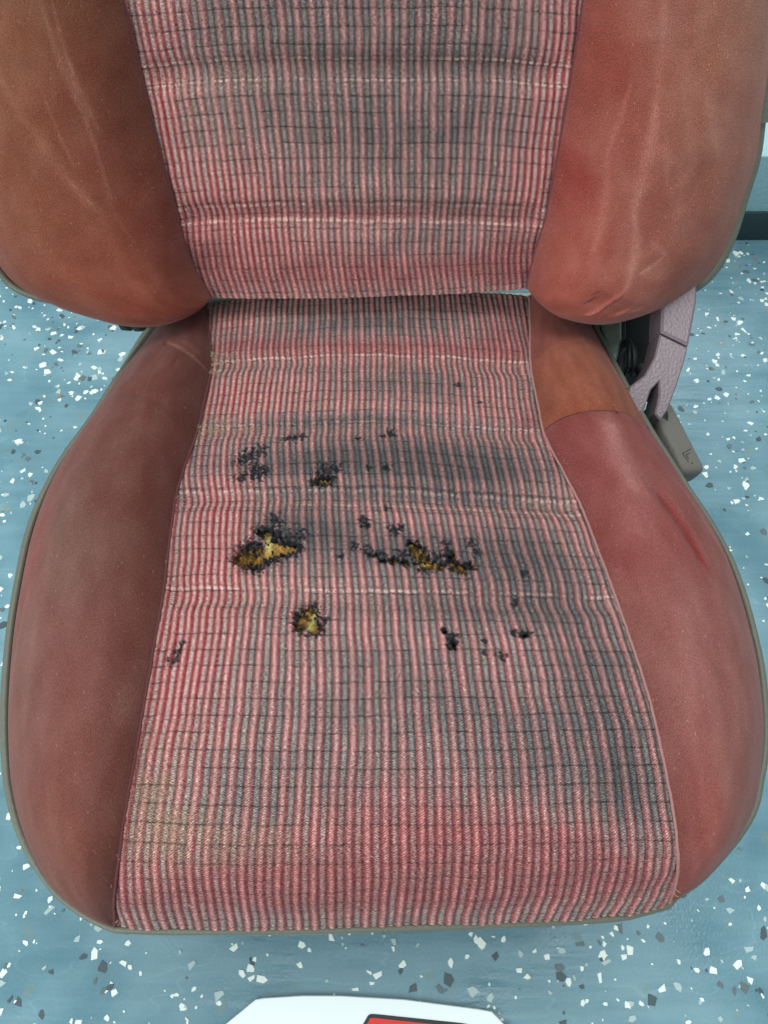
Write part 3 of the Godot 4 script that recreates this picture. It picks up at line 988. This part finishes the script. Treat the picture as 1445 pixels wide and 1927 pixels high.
func make_seat() -> void:
	cushion_len = lengths(cushion_point)
	back_len = lengths(back_point)
	for pair in [["cushion_left_seam", cushion_left_seam], ["cushion_right_seam", cushion_right_seam], ["cushion_left_edge", cushion_left_edge], ["cushion_right_edge", cushion_right_edge], ["back_left_seam", back_left_seam], ["back_right_seam", back_right_seam], ["back_left_edge", back_left_edge], ["back_right_edge", back_right_edge]]:
		edges[pair[0]] = resample(pair[1], 201)
	var seat := Node3D.new()
	seat.name = "car_seat"
	add_child(seat)
	tag(seat, "worn red car seat with striped cloth centre and burnt holes, standing on the floor", "car seat")
	make_cushion(seat)
	make_back(seat)
	make_hardware(seat)


func cloth_spots(list: Array) -> Array:
	var out := []
	for v: Vector3 in list:
		var c := on_cloth("cushion", v.x, v.y)
		out.append(Vector3(c.x, c.y, v.z))
	return out


func make_cushion(seat: Node3D) -> void:
	var body := put("cushion", cushion_body(), M.vinyl, seat)
	var holes := []
	for h: Array in burn_holes:
		for c: Vector3 in cloth_spots(h):
			holes.append(Vector3(c.x, c.y, c.z * 1.18))
	var spots := []
	for c: Vector3 in cloth_spots(char_spots):
		spots.append(Vector3(c.x, c.y, c.z * 0.86))
	var seams := [0.138, 0.267, 0.403, 0.537]
	var cloth := centre_cloth("cushion", cushion_point, seams, holes, spots, 560, 760, 0.38, 0.56)
	var o := put("centre_panel", cloth, cloth_material("cushion", 1088, 1472, 0.38, 0.56, cushion_dirt, cushion_pink, cushion_red, cushion_tan, seams, spots, holes, 0.04), body)
	o.set_meta("label", "striped red and grey cloth with burnt holes")
	# velour sides
	var left_nodes := [[0.3, 0.05, 112, 64, 58], [0.66, 0.18, 118, 64, 58], [0.95, 0.2, 100, 54, 48], [0.3, 0.2, 122, 66, 60], [0.64, 0.425, 122, 74, 68], [0.95, 0.42, 112, 62, 56], [0.5, 0.5, 132, 96, 88], [0.1, 0.5, 166, 82, 74], [0.1, 0.3, 150, 76, 68], [0.38, 0.67, 140, 88, 80], [0.93, 0.67, 134, 80, 73], [0.75, 0.79, 142, 86, 76], [0.1, 0.75, 150, 86, 74], [0.65, 0.88, 142, 84, 70], [0.9, 0.95, 138, 76, 66], [0.2, 0.9, 146, 80, 64]]  # the dark colours near the inner seam are partly painted shade
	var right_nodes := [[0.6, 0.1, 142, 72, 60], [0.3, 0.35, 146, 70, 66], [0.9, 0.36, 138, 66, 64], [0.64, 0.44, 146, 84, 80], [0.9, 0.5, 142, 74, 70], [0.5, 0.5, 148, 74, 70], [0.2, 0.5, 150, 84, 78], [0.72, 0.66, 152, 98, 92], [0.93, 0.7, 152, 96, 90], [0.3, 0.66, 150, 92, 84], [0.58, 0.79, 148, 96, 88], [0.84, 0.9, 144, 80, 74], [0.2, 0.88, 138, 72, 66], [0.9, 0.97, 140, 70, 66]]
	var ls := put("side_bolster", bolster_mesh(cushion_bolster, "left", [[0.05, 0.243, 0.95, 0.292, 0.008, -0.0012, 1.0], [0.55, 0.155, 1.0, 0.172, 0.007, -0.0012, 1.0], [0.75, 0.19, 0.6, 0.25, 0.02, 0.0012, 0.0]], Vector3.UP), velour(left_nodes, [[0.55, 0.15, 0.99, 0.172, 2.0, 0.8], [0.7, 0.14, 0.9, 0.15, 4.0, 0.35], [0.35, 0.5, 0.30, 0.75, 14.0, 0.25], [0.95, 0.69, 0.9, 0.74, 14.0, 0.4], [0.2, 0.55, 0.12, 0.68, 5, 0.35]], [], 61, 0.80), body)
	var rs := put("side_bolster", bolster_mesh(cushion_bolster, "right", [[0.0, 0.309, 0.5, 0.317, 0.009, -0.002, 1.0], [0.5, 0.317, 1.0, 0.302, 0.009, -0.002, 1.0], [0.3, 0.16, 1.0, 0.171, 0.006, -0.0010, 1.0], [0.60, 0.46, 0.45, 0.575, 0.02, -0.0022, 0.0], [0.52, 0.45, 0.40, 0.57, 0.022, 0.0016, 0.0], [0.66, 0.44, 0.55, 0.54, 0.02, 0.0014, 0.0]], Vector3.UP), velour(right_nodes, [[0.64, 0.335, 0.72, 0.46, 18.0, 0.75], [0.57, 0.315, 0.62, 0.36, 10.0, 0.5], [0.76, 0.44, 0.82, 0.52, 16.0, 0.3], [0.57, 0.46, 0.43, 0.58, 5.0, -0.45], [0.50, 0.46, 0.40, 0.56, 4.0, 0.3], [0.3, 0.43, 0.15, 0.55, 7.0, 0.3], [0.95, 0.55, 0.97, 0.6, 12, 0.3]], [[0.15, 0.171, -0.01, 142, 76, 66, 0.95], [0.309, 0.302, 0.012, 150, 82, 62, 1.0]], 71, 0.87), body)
	ls.set_meta("label", "brownish red velour side on the left of the photo")
	rs.set_meta("label", "pinkish red velour side with an orange brown patch")
	# piping round the edge
	var loop := PackedVector3Array()
	for p in edges.cushion_left_edge:
		loop.append(p)
	for i in range(1, 40):
		var a: Vector3 = edges.cushion_left_edge[200]
		var b: Vector3 = edges.cushion_right_edge[200]
		var f := i / 40.0
		loop.append(a.lerp(b, f) + Vector3(0, 0.0005, look_up(front_bow, f)))
	for i in 201:
		loop.append(edges.cushion_right_edge[200 - i])
	var pipe := Bag.new()
	pipe.group = 1
	pipe.tube(loop, 0.0029, 9)
	put("piping", pipe.done(), M.piping, body)
	for side in ["left", "right"]:
		put("seam_welt", welt(edges["cushion_%s_seam" % side], Vector3.UP * 0.0006, false), M.welt if side == "right" else M.welt_dark, body)
	make_foam(body, spots, holes)
	make_lint(body)


# the turned edge of the cloth along a seam, a little uneven
func welt(line: PackedVector3Array, lift: Vector3, on_back: bool) -> ArrayMesh:
	var bag := Bag.new()
	bag.group = 1
	var path := PackedVector3Array()
	for i in 201:
		var p := line[i]
		if on_back:
			p = back_space(p)
		path.append(p + lift + Vector3(rng.randf_range(-1, 1), rng.randf_range(-1, 1), 0) * 0.00025)
	bag.tube(path, 0.0012, 6)
	return bag.done()


func cushion_loop(off: float, y: float, y_mix: float) -> PackedVector3Array:
	var out := PackedVector3Array()
	var pts := PackedVector3Array()
	for i in range(0, 201, 4):
		pts.append(edges.cushion_left_edge[i])
	for i in range(1, 12):
		var f := i / 12.0
		pts.append(edges.cushion_left_edge[200].lerp(edges.cushion_right_edge[200], f) + Vector3(0, 0, look_up(front_bow, f)))
	for i in range(200, -1, -4):
		pts.append(edges.cushion_right_edge[i])
	for i in range(1, 12):
		var f := i / 12.0
		pts.append(edges.cushion_right_edge[0].lerp(edges.cushion_left_edge[0], f))
	var mid := Vector3(0, 0, -0.27)
	for p in pts:
		var d := Vector3(p.x - mid.x, 0, p.z - mid.z)
		out.append(Vector3(p.x, lerpf(p.y, y, y_mix), p.z) - d.normalized() * off)
	return out


func cushion_body() -> ArrayMesh:
	var bag := Bag.new()
	bag.group = 1
	bag.loft([cushion_loop(0.030, 0.262, 0.0), cushion_loop(0.004, 0.255, 0.5), cushion_loop(0.002, 0.235, 0.85), cushion_loop(0.006, 0.20, 1.0), cushion_loop(0.012, 0.15, 1.0), cushion_loop(0.03, 0.135, 1.0)], false, true)
	return bag.done()


func foam_colour(x: float, v: float, n1: FastNoiseLite, n2: FastNoiseLite, fresh: float) -> Color:
	var a := n1.get_noise_2d(x, v)
	var b := n2.get_noise_2d(x, v)
	var c := Color(0.05, 0.035, 0.010).lerp(Color(0.17, 0.085, 0.014), smoothstep(-0.3, 0.1, a))
	c = c.lerp(Color(0.46, 0.24, 0.06), smoothstep(0.0, 0.35, b))
	c = c.lerp(Color(0.70, 0.64, 0.24), fresh)
	return c.lerp(Color(0.016, 0.018, 0.014), smoothstep(0.0, 0.35, -a) * (1.0 - fresh) * 0.9)


# the padding that shows in each burnt hole
func make_foam(body: Node3D, spots: Array, holes: Array) -> void:
	var n1 := noise(90.0, 3, 81)
	var n2 := noise(160.0, 3, 82)
	var lump := noise(330.0, 3, 83)
	var fringe := Bag.new()
	var frayed := Bag.new()
	var depths := [0.0085, 0.0065, 0.0055, 0.006, 0.0035, 0.005, 0.0035]
	for hi in burn_holes.size():
		var own := cloth_spots(burn_holes[hi])
		var lo := Vector2(9, 9)
		var up := Vector2(-9, -9)
		for b: Vector3 in burn_holes[hi]:
			var m: float = b.z * 1.9
			lo = Vector2(minf(lo.x, b.x - m / 0.31), minf(lo.y, b.y - m / 0.547))
			up = Vector2(maxf(up.x, b.x + m / 0.31), maxf(up.y, b.y + m / 0.547))
		var nu := clampi(int((up.x - lo.x) * 0.31 / 0.0006), 12, 110)
		var nv := clampi(int((up.y - lo.y) * 0.547 / 0.0006), 12, 110)
		var p := PackedVector3Array()
		var uv := PackedVector2Array()
		var cols := PackedColorArray()
		for j in nv:
			for i in nu:
				var s := lerpf(lo.x, up.x, i / (nu - 1.0))
				var t := lerpf(lo.y, up.y, j / (nv - 1.0))
				var c := on_cloth("cushion", s, t)
				var edge := minf(minf(i, nu - 1 - i) / 6.0, minf(j, nv - 1 - j) / 6.0)
				var fresh := 0.0
				var rise := 0.0
				if hi == 0:      # the widest hole: a pale torn tongue of padding and a charred pocket beside it
					var d := c - on_cloth("cushion", 0.236, 0.462)
					fresh = exp(-pow(d.x / 0.0042, 2) - pow(d.y / 0.0085, 2))
					var e := c - on_cloth("cushion", 0.255, 0.470)
					rise = 0.0072 * exp(-pow(e.x / 0.015, 2) - pow(e.y / 0.007, 2)) + 0.004 * fresh
					rise -= 0.004 * exp(-pow((c.x - on_cloth("cushion", 0.185, 0.484).x) / 0.007, 2) - pow((c.y - on_cloth("cushion", 0.185, 0.484).y) / 0.006, 2))
				elif hi == 1:
					fresh = smoothstep(0.15, 0.5, n2.get_noise_2d(c.x * 1.4 + 5, c.y * 1.4)) * 0.6
					rise = 0.004 * smoothstep(0.0, 0.4, n1.get_noise_2d(c.x + 2, c.y))
				elif hi == 3:
					var d := c - on_cloth("cushion", 0.332, 0.566)
					fresh = 0.8 * exp(-pow((d.x + d.y * 0.5) / 0.0022, 2))
				elif hi == 5:
					fresh = 0.7 * smoothstep(0.59, 0.575, t)
				var q := cushion_point(s, t)
				q.y += -depths[hi] + rise + 0.0042 * lump.get_noise_2d(c.x, c.y) - 0.012 * (1.0 - clampf(edge, 0, 1))
				p.append(q)
				uv.append(Vector2(s, t))
				var col := foam_colour(c.x, c.y, n1, n2, clampf(fresh, 0, 1))
				if rise > 0.002:
					col = col.lerp(Color(0.50, 0.27, 0.065), clampf(rise / 0.0055, 0, 1) * (1 - fresh) * (0.75 + 0.5 * lump.get_noise_2d(c.x * 0.6, c.y * 0.6)))
				cols.append(col)
		put("foam", grid(p, nu, nv, uv, Vector3.UP, PackedByteArray(), cols), M.foam, body)
	# singed threads round the holes and on the scorched patches
	var all := holes.duplicate()
	all.append_array(spots)
	var rag := noise(230.0, 3, 33)
	for hl: Vector3 in all:
		for k in int(3 + hl.z * 1300):
			var w := rng.randf() * TAU
			var d: float = hl.z * rng.randf_range(0.5, 1.1)
			var c := Vector2(hl.x + cos(w) * d, hl.y + sin(w) * d)
			if burn(c.x, c.y, holes, rag) > 0.02:
				continue
			var dir := Vector2.from_angle(w + rng.randf_range(1.0, 2.2) * (1 if rng.randf() < 0.5 else -1))
			var l := rng.randf_range(0.001, 0.0032)
			var path := PackedVector3Array()
			for i in 4:
				var f := i / 3.0
				var e := c + dir.rotated(f * rng.randf_range(-0.5, 0.9)) * l * f
				path.append(cloth_to_space(e) + Vector3(0, 0.0007 + 0.0008 * sin(PI * f) * rng.randf(), 0))
			(frayed if rng.randf() < 0.3 else fringe).tube(path, rng.randf_range(0.0001, 0.0002), 4, 0.5)
	var fr := put("frayed_threads", frayed.done(), M.thread, body)
	fr.set_meta("kind", "stuff")
	var o := put("charred_fibres", fringe.done(), M.char_, body)
	o.set_meta("kind", "stuff")


func cloth_to_space(c: Vector2) -> Vector3:
	var lo := 0
	var hi := 200
	while hi - lo > 1:
		var mid := (lo + hi) / 2
		if cushion_len[mid] < c.y:
			lo = mid
		else:
			hi = mid
	var t := (lo + clampf((c.y - cushion_len[lo]) / maxf(cushion_len[hi] - cushion_len[lo], 1e-6), 0, 1)) / 200.0
	return cushion_point(clampf(c.x / cloth_width("cushion", t) + 0.5, 0, 1), t)


func make_lint(body: Node3D) -> void:
	var bag := Bag.new()
	for g: Array in [[0.004, 0.135, 90, 0.010, 0.012], [0.01, 0.128, 40, 0.02, 0.006], [0.012, 0.01, 40, 0.018, 0.003], [0.02, 0.262, 30, 0.012, 0.006], [0.5, 0.5, 60, 0.3, 0.45], [0.5, 0.95, 30, 0.33, 0.05]]:
		for k in int(g[2]):
			var s: float = clampf(g[0] + rng.randf_range(-1, 1) * g[3] / 0.3, 0.0, 1.0)
			var t: float = clampf(g[1] + rng.randf_range(-1, 1) * g[4] / 0.55, 0, 0.99)
			var p := cushion_point(s, t) + Vector3(0, 0.0015, 0)
			var d := Vector3(rng.randf_range(-1, 1), rng.randf_range(-0.1, 0.5), rng.randf_range(-1, 1)).normalized()
			var l := rng.randf_range(0.0012, 0.004)
			var e := d.cross(Vector3.UP) * l * rng.randf_range(-0.4, 0.4)
			bag.tube(PackedVector3Array([p, p + d * l * 0.5 + e, p + d * l]), 0.00014, 3)
	var o := put("lint", bag.done(), M.lint, body)
	o.set_meta("kind", "stuff")


func make_back(seat: Node3D) -> void:
	var body := put("backrest", back_body(), M.vinyl, seat)
	var seams := [0.537, 0.262]
	var o := put("centre_panel", centre_cloth("back", back_point, seams, [], [], 380, 320, 0.36, 0.37), cloth_material("back", 1024, 1024, 0.36, 0.37, back_dirt, back_pink, back_red, back_tan, seams, [], [], 0.02), body)
	o.set_meta("label", "striped red and grey cloth of the backrest")
	var left_nodes := [[0.69, 0.62, 128, 80, 60], [0.77, 0.47, 126, 70, 55], [0.85, 0.35, 120, 64, 52], [0.95, 0.45, 108, 60, 46], [0.42, 0.54, 142, 92, 68], [0.55, 0.47, 138, 82, 62], [0.65, 0.38, 140, 76, 60], [0.42, 0.37, 150, 86, 66], [0.31, 0.26, 148, 74, 56], [0.6, 0.23, 132, 66, 52], [0.9, 0.2, 112, 54, 46], [0.5, 0.1, 134, 62, 50], [0.2, 0.36, 152, 84, 64], [0.6, 0.9, 138, 84, 64], [0.2, 0.7, 140, 90, 66]]  # inner face colours carry shade painted into the velour
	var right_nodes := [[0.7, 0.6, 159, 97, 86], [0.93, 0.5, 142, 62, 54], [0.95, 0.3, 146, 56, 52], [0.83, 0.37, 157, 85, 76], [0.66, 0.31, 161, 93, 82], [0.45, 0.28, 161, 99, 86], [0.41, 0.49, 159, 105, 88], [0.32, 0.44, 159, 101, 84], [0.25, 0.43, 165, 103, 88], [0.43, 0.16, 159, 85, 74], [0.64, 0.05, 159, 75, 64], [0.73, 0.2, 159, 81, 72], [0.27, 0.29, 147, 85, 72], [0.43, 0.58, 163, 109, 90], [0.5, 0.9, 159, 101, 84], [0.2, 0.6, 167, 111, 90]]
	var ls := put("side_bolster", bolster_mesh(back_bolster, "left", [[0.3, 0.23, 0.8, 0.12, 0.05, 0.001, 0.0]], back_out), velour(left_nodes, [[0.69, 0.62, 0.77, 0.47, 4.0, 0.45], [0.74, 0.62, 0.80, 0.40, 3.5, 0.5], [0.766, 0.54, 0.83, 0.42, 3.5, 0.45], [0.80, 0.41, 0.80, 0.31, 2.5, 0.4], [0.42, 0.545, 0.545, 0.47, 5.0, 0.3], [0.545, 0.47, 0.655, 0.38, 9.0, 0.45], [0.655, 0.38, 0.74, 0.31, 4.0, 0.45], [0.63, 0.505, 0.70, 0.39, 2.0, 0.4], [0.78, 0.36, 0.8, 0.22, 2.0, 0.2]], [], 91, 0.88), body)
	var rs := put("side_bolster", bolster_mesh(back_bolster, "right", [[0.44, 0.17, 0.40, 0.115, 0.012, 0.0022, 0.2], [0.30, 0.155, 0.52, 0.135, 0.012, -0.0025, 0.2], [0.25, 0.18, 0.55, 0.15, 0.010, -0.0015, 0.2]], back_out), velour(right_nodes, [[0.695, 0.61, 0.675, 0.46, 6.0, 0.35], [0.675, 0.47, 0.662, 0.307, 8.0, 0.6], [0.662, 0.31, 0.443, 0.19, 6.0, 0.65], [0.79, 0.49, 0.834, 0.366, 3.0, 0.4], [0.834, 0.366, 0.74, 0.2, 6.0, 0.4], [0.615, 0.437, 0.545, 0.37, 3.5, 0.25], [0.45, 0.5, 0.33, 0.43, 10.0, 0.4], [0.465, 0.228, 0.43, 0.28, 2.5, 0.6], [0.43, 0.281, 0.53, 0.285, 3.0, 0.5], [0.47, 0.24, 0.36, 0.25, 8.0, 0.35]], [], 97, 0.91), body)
	ls.set_meta("label", "brown velour side on the left of the photo")
	rs.set_meta("label", "paler red velour side with brush marks")
	for side in ["left", "right"]:
		put("seam_welt", welt(edges["back_%s_seam" % side], back_out * 0.0006, true), M.welt_dark, body)
		var path := PackedVector3Array()
		for i in range(26, 200):
			var f := smoothstep(26, 62, i)
			path.append(back_space(edges["back_%s_edge" % side][i] + Vector3((-0.0015 if side == "right" else -0.0015) * f, lerpf(0.008, -0.002, f), lerpf(-0.012, 0.003 - 0.004 * smoothstep(46, 90, i), f))))
		var bag := Bag.new()
		bag.group = 1
		bag.tube(path, 0.0050 if side == "right" else 0.0036, 10)
		put("piping", bag.done(), M.piping, body)
		if side == "right":
			var clip := Bag.new()
			clip.group = 1
			var cp := PackedVector3Array()
			for i in range(97, 150):
				cp.append(back_space(edges.back_right_edge[i] + Vector3(0.0, -0.002, -0.0012)))
			clip.tube(cp, 0.0078, 10)
			put("edge_clip", clip.done(), M.piping, body)


func back_loop(inset: float, z: float, drop: float) -> PackedVector3Array:
	var pts := PackedVector3Array()
	for i in range(200, -1, -4):
		pts.append(edges.back_left_edge[i])
	for i in range(1, 10):
		pts.append(edges.back_left_edge[0].lerp(edges.back_right_edge[0], i / 10.0) + Vector3(0, -0.001 * sin(PI * i / 10.0), 0))
	for i in range(0, 201, 4):
		pts.append(edges.back_right_edge[i])
	for i in range(1, 10):
		pts.append(edges.back_right_edge[200].lerp(edges.back_left_edge[200], i / 10.0))
	var out := PackedVector3Array()
	for p in pts:
		var d := Vector3(p.x + 0.02, p.y - 0.17, 0).normalized()
		out.append(back_space(Vector3(p.x, p.y, p.z * (1.0 - drop)) - d * inset + Vector3(0, 0, z)))
	return out


func back_body() -> ArrayMesh:
	var bag := Bag.new()
	bag.group = 1
	bag.loft([back_loop(0.03, -0.004, 0.0), back_loop(0.004, -0.006, 0.0), back_loop(0.002, -0.03, 0.5), back_loop(0.012, -0.075, 1.0), back_loop(0.035, -0.092, 1.0)], false, true)
	return bag.done()


func make_hardware(seat: Node3D) -> void:
	# silver hinge cover at the right of the seat, cracked across, with a slot for the lever
	var cover := Bag.new()
	var slope := Vector3(0, 0.42, -0.907)
	var face := Vector3(0, 0.907, 0.42)
	var o := Vector3(0.2, 0.27, -0.385)
	var top := PackedVector2Array([Vector2(0.0425, 0.137), Vector2(0.043, 0.115), Vector2(0.0405, 0.088), Vector2(0.040, 0.078), Vector2(0.0635, 0.066), Vector2(0.0665, 0.080), Vector2(0.0720, 0.105), Vector2(0.0740, 0.137)])
	var low := PackedVector2Array([Vector2(0.0395, 0.0765), Vector2(0.0340, 0.056), Vector2(0.0250, 0.040), Vector2(0.0115, 0.030), Vector2(0.0070, 0.018), Vector2(0.0100, 0.004), Vector2(0.0160, -0.020), Vector2(0.0235, -0.052), Vector2(0.0290, -0.052), Vector2(0.0265, -0.030), Vector2(0.0225, -0.008), Vector2(0.0235, 0.010), Vector2(0.0300, 0.027), Vector2(0.0370, 0.0345), Vector2(0.0365, 0.022), Vector2(0.0325, 0.006), Vector2(0.0370, 0.000), Vector2(0.0440, 0.010), Vector2(0.0520, 0.030), Vector2(0.0590, 0.050), Vector2(0.0630, 0.0645)])
	prism(cover, top, o - face * 0.03, Vector3.RIGHT, slope, face, 0.030, 0.0022)
	prism(cover, low, o - face * 0.03, Vector3.RIGHT, slope, face, 0.0292, 0.0014)
	var hc := put("hinge_cover", cover.done(), M.cover, seat)
	hc.set_meta("label", "silver plastic hinge cover, cracked across")
	# dark works between cover and cushion
	var works := Bag.new()
	prism(works, PackedVector2Array([Vector2(-0.015, 0.150), Vector2(0.062, 0.150), Vector2(0.058, 0.07), Vector2(0.030, 0.035), Vector2(0.012, 0.0), Vector2(0.0, 0.03)]), o - face * 0.085, Vector3.RIGHT, slope, face, 0.02, 0.002)
	put("hinge_plate", works.done(), M.black, seat)
	var strip := Bag.new()
	prism(strip, PackedVector2Array([Vector2(-0.001, 0.125), Vector2(0.021, 0.125), Vector2(0.0200, 0.085), Vector2(0.0135, 0.060), Vector2(0.0150, 0.030), Vector2(0.0080, 0.018), Vector2(0.0010, 0.045), Vector2(0.004, 0.075)]), o - face * 0.055, Vector3.RIGHT, slope, face, 0.012, 0.002)
	prism(strip, PackedVector2Array([Vector2(-0.020, 0.135), Vector2(-0.006, 0.135), Vector2(0.001, 0.09), Vector2(-0.002, 0.06), Vector2(-0.012, 0.085)]), o - face * 0.05, Vector3.RIGHT, slope, face, 0.008, 0.002)
	put("hinge_bracket", strip.done(), M.metal, seat)
	var coil := Bag.new()
	coil.group = 1
	var cp := PackedVector3Array()
	for i in 90:
		var w := i / 90.0 * TAU * 3.5
		var r := 0.008 + 0.010 * i / 90.0
		cp.append(o + Vector3.RIGHT * (0.026 + 0.004 * sin(w * 0.3)) + slope * (0.068 + r * cos(w)) - face * (0.045 - r * sin(w)))
	coil.tube(cp, 0.0014, 6)
	put("coil_spring", coil.done(), M.rail, seat)
	# reclining lever: black stem, grey rounded handle with a pressed mark
	var stem := Bag.new()
	stem.group = 1
	stem.tube(PackedVector3Array([Vector3(0.234, 0.262, -0.452), Vector3(0.240, 0.260, -0.428), Vector3(0.2465, 0.252, -0.408), Vector3(0.2505, 0.244, -0.385)]), 0.0062, 10)
	var lever := put("recline_lever", stem.done(), M.black, seat)
	var handle := put("lever_handle", round_box(Vector3(0.0265, 0.024, 0.074), 0.0065), M.lever, lever)
	handle.position = Vector3(0.2548, 0.240, -0.383)
	handle.rotation_degrees = Vector3(6, 16, -14)
	var mark := Bag.new()
	for s in [[Vector2(-0.005, 0.018), Vector2(0.006, 0.0145)], [Vector2(-0.005, 0.018), Vector2(-0.0035, 0.027)], [Vector2(-0.0025, 0.020), Vector2(0.003, 0.0182)], [Vector2(-0.0025, 0.020), Vector2(-0.0018, 0.024)], [Vector2(-0.0012, 0.0285), Vector2(0.0005, 0.0285)]]:
		mark.tube(PackedVector3Array([Vector3(s[0].x, 0.01205, s[0].y), Vector3(s[1].x, 0.01205, s[1].y)]), 0.00035, 5)
	put("lever_mark", mark.done(), M.black, handle)
	# pale plastic side shell and black knob at the left
	var shell := Bag.new()
	shell.group = 1
	var rings := []
	for i in 14:
		var f := i / 13.0
		var e: Vector3 = at(edges.cushion_left_edge, lerpf(0.02, 0.40, f))
		var outw := lerpf(0.0165, -0.004, smoothstep(0.1, 0.9, f))
		var ring := PackedVector3Array()
		for q in [Vector2(-0.03, -0.006), Vector2(outw - 0.004, -0.006), Vector2(outw, -0.010), Vector2(outw - 0.001, -0.075), Vector2(-0.03, -0.075)]:
			ring.append(Vector3(e.x - q.x, e.y + q.y, e.z))
		rings.append(ring)
	shell.loft(rings)
	put("side_shell", shell.done(), M.shell, seat)
	var knob := Bag.new()
	knob.group = 1
	var kr := []
	for q in [[0.0, 0.012], [0.004, 0.014], [0.010, 0.014], [0.011, 0.011], [0.013, 0.011], [0.014, 0.0135], [0.022, 0.013], [0.024, 0.010]]:
		var ring := PackedVector3Array()
		for i in 16:
			var w := TAU * i / 16
			ring.append(Vector3(-0.2235 - q[0], 0.272 + cos(w) * q[1], -0.505 + sin(w) * q[1]))
		kr.append(ring)
	knob.loft(kr)
	put("hinge_knob", knob.done(), M.black, seat)
	var bar := Bag.new()
	bar.group = 1
	bar.tube(PackedVector3Array([Vector3(-0.2, 0.196, -0.60), Vector3(0.0, 0.196, -0.602), Vector3(0.2, 0.196, -0.60)]), 0.012, 12)
	put("added_gap_bar", bar.done(), M.metal, seat)  # bar added behind the gap below the backrest to darken it
	# frame arms that carry the backrest, and the rails on the floor
	for x in [-0.215, 0.222]:
		var arm := Bag.new()
		prism(arm, PackedVector2Array([Vector2(-0.36, 0.13), Vector2(-0.36, 0.20), Vector2(-0.50, 0.27), Vector2(-0.545, 0.40), Vector2(-0.585, 0.40), Vector2(-0.57, 0.25), Vector2(-0.52, 0.13)]), Vector3(x - 0.004, 0, 0), Vector3(0, 0, 1), Vector3(0, 1, 0), Vector3(1, 0, 0), 0.008, 0.001)
		put("frame_arm", arm.done(), M.rail, seat)
	for x in [-0.17, 0.17]:
		var rail := put("seat_rail", round_box(Vector3(0.035, 0.022, 0.44), 0.004), M.rail, seat)
		rail.position = Vector3(x, 0.045, -0.27)
		for z in [-0.44, -0.10]:
			var foot := put("rail_foot", round_box(Vector3(0.03, 0.04, 0.03), 0.003), M.rail, seat)
			foot.position = Vector3(x, 0.02, z)
			var leg := put("rail_post", round_box(Vector3(0.026, 0.09, 0.04), 0.003), M.rail, seat)
			leg.position = Vector3(x, 0.098, z)
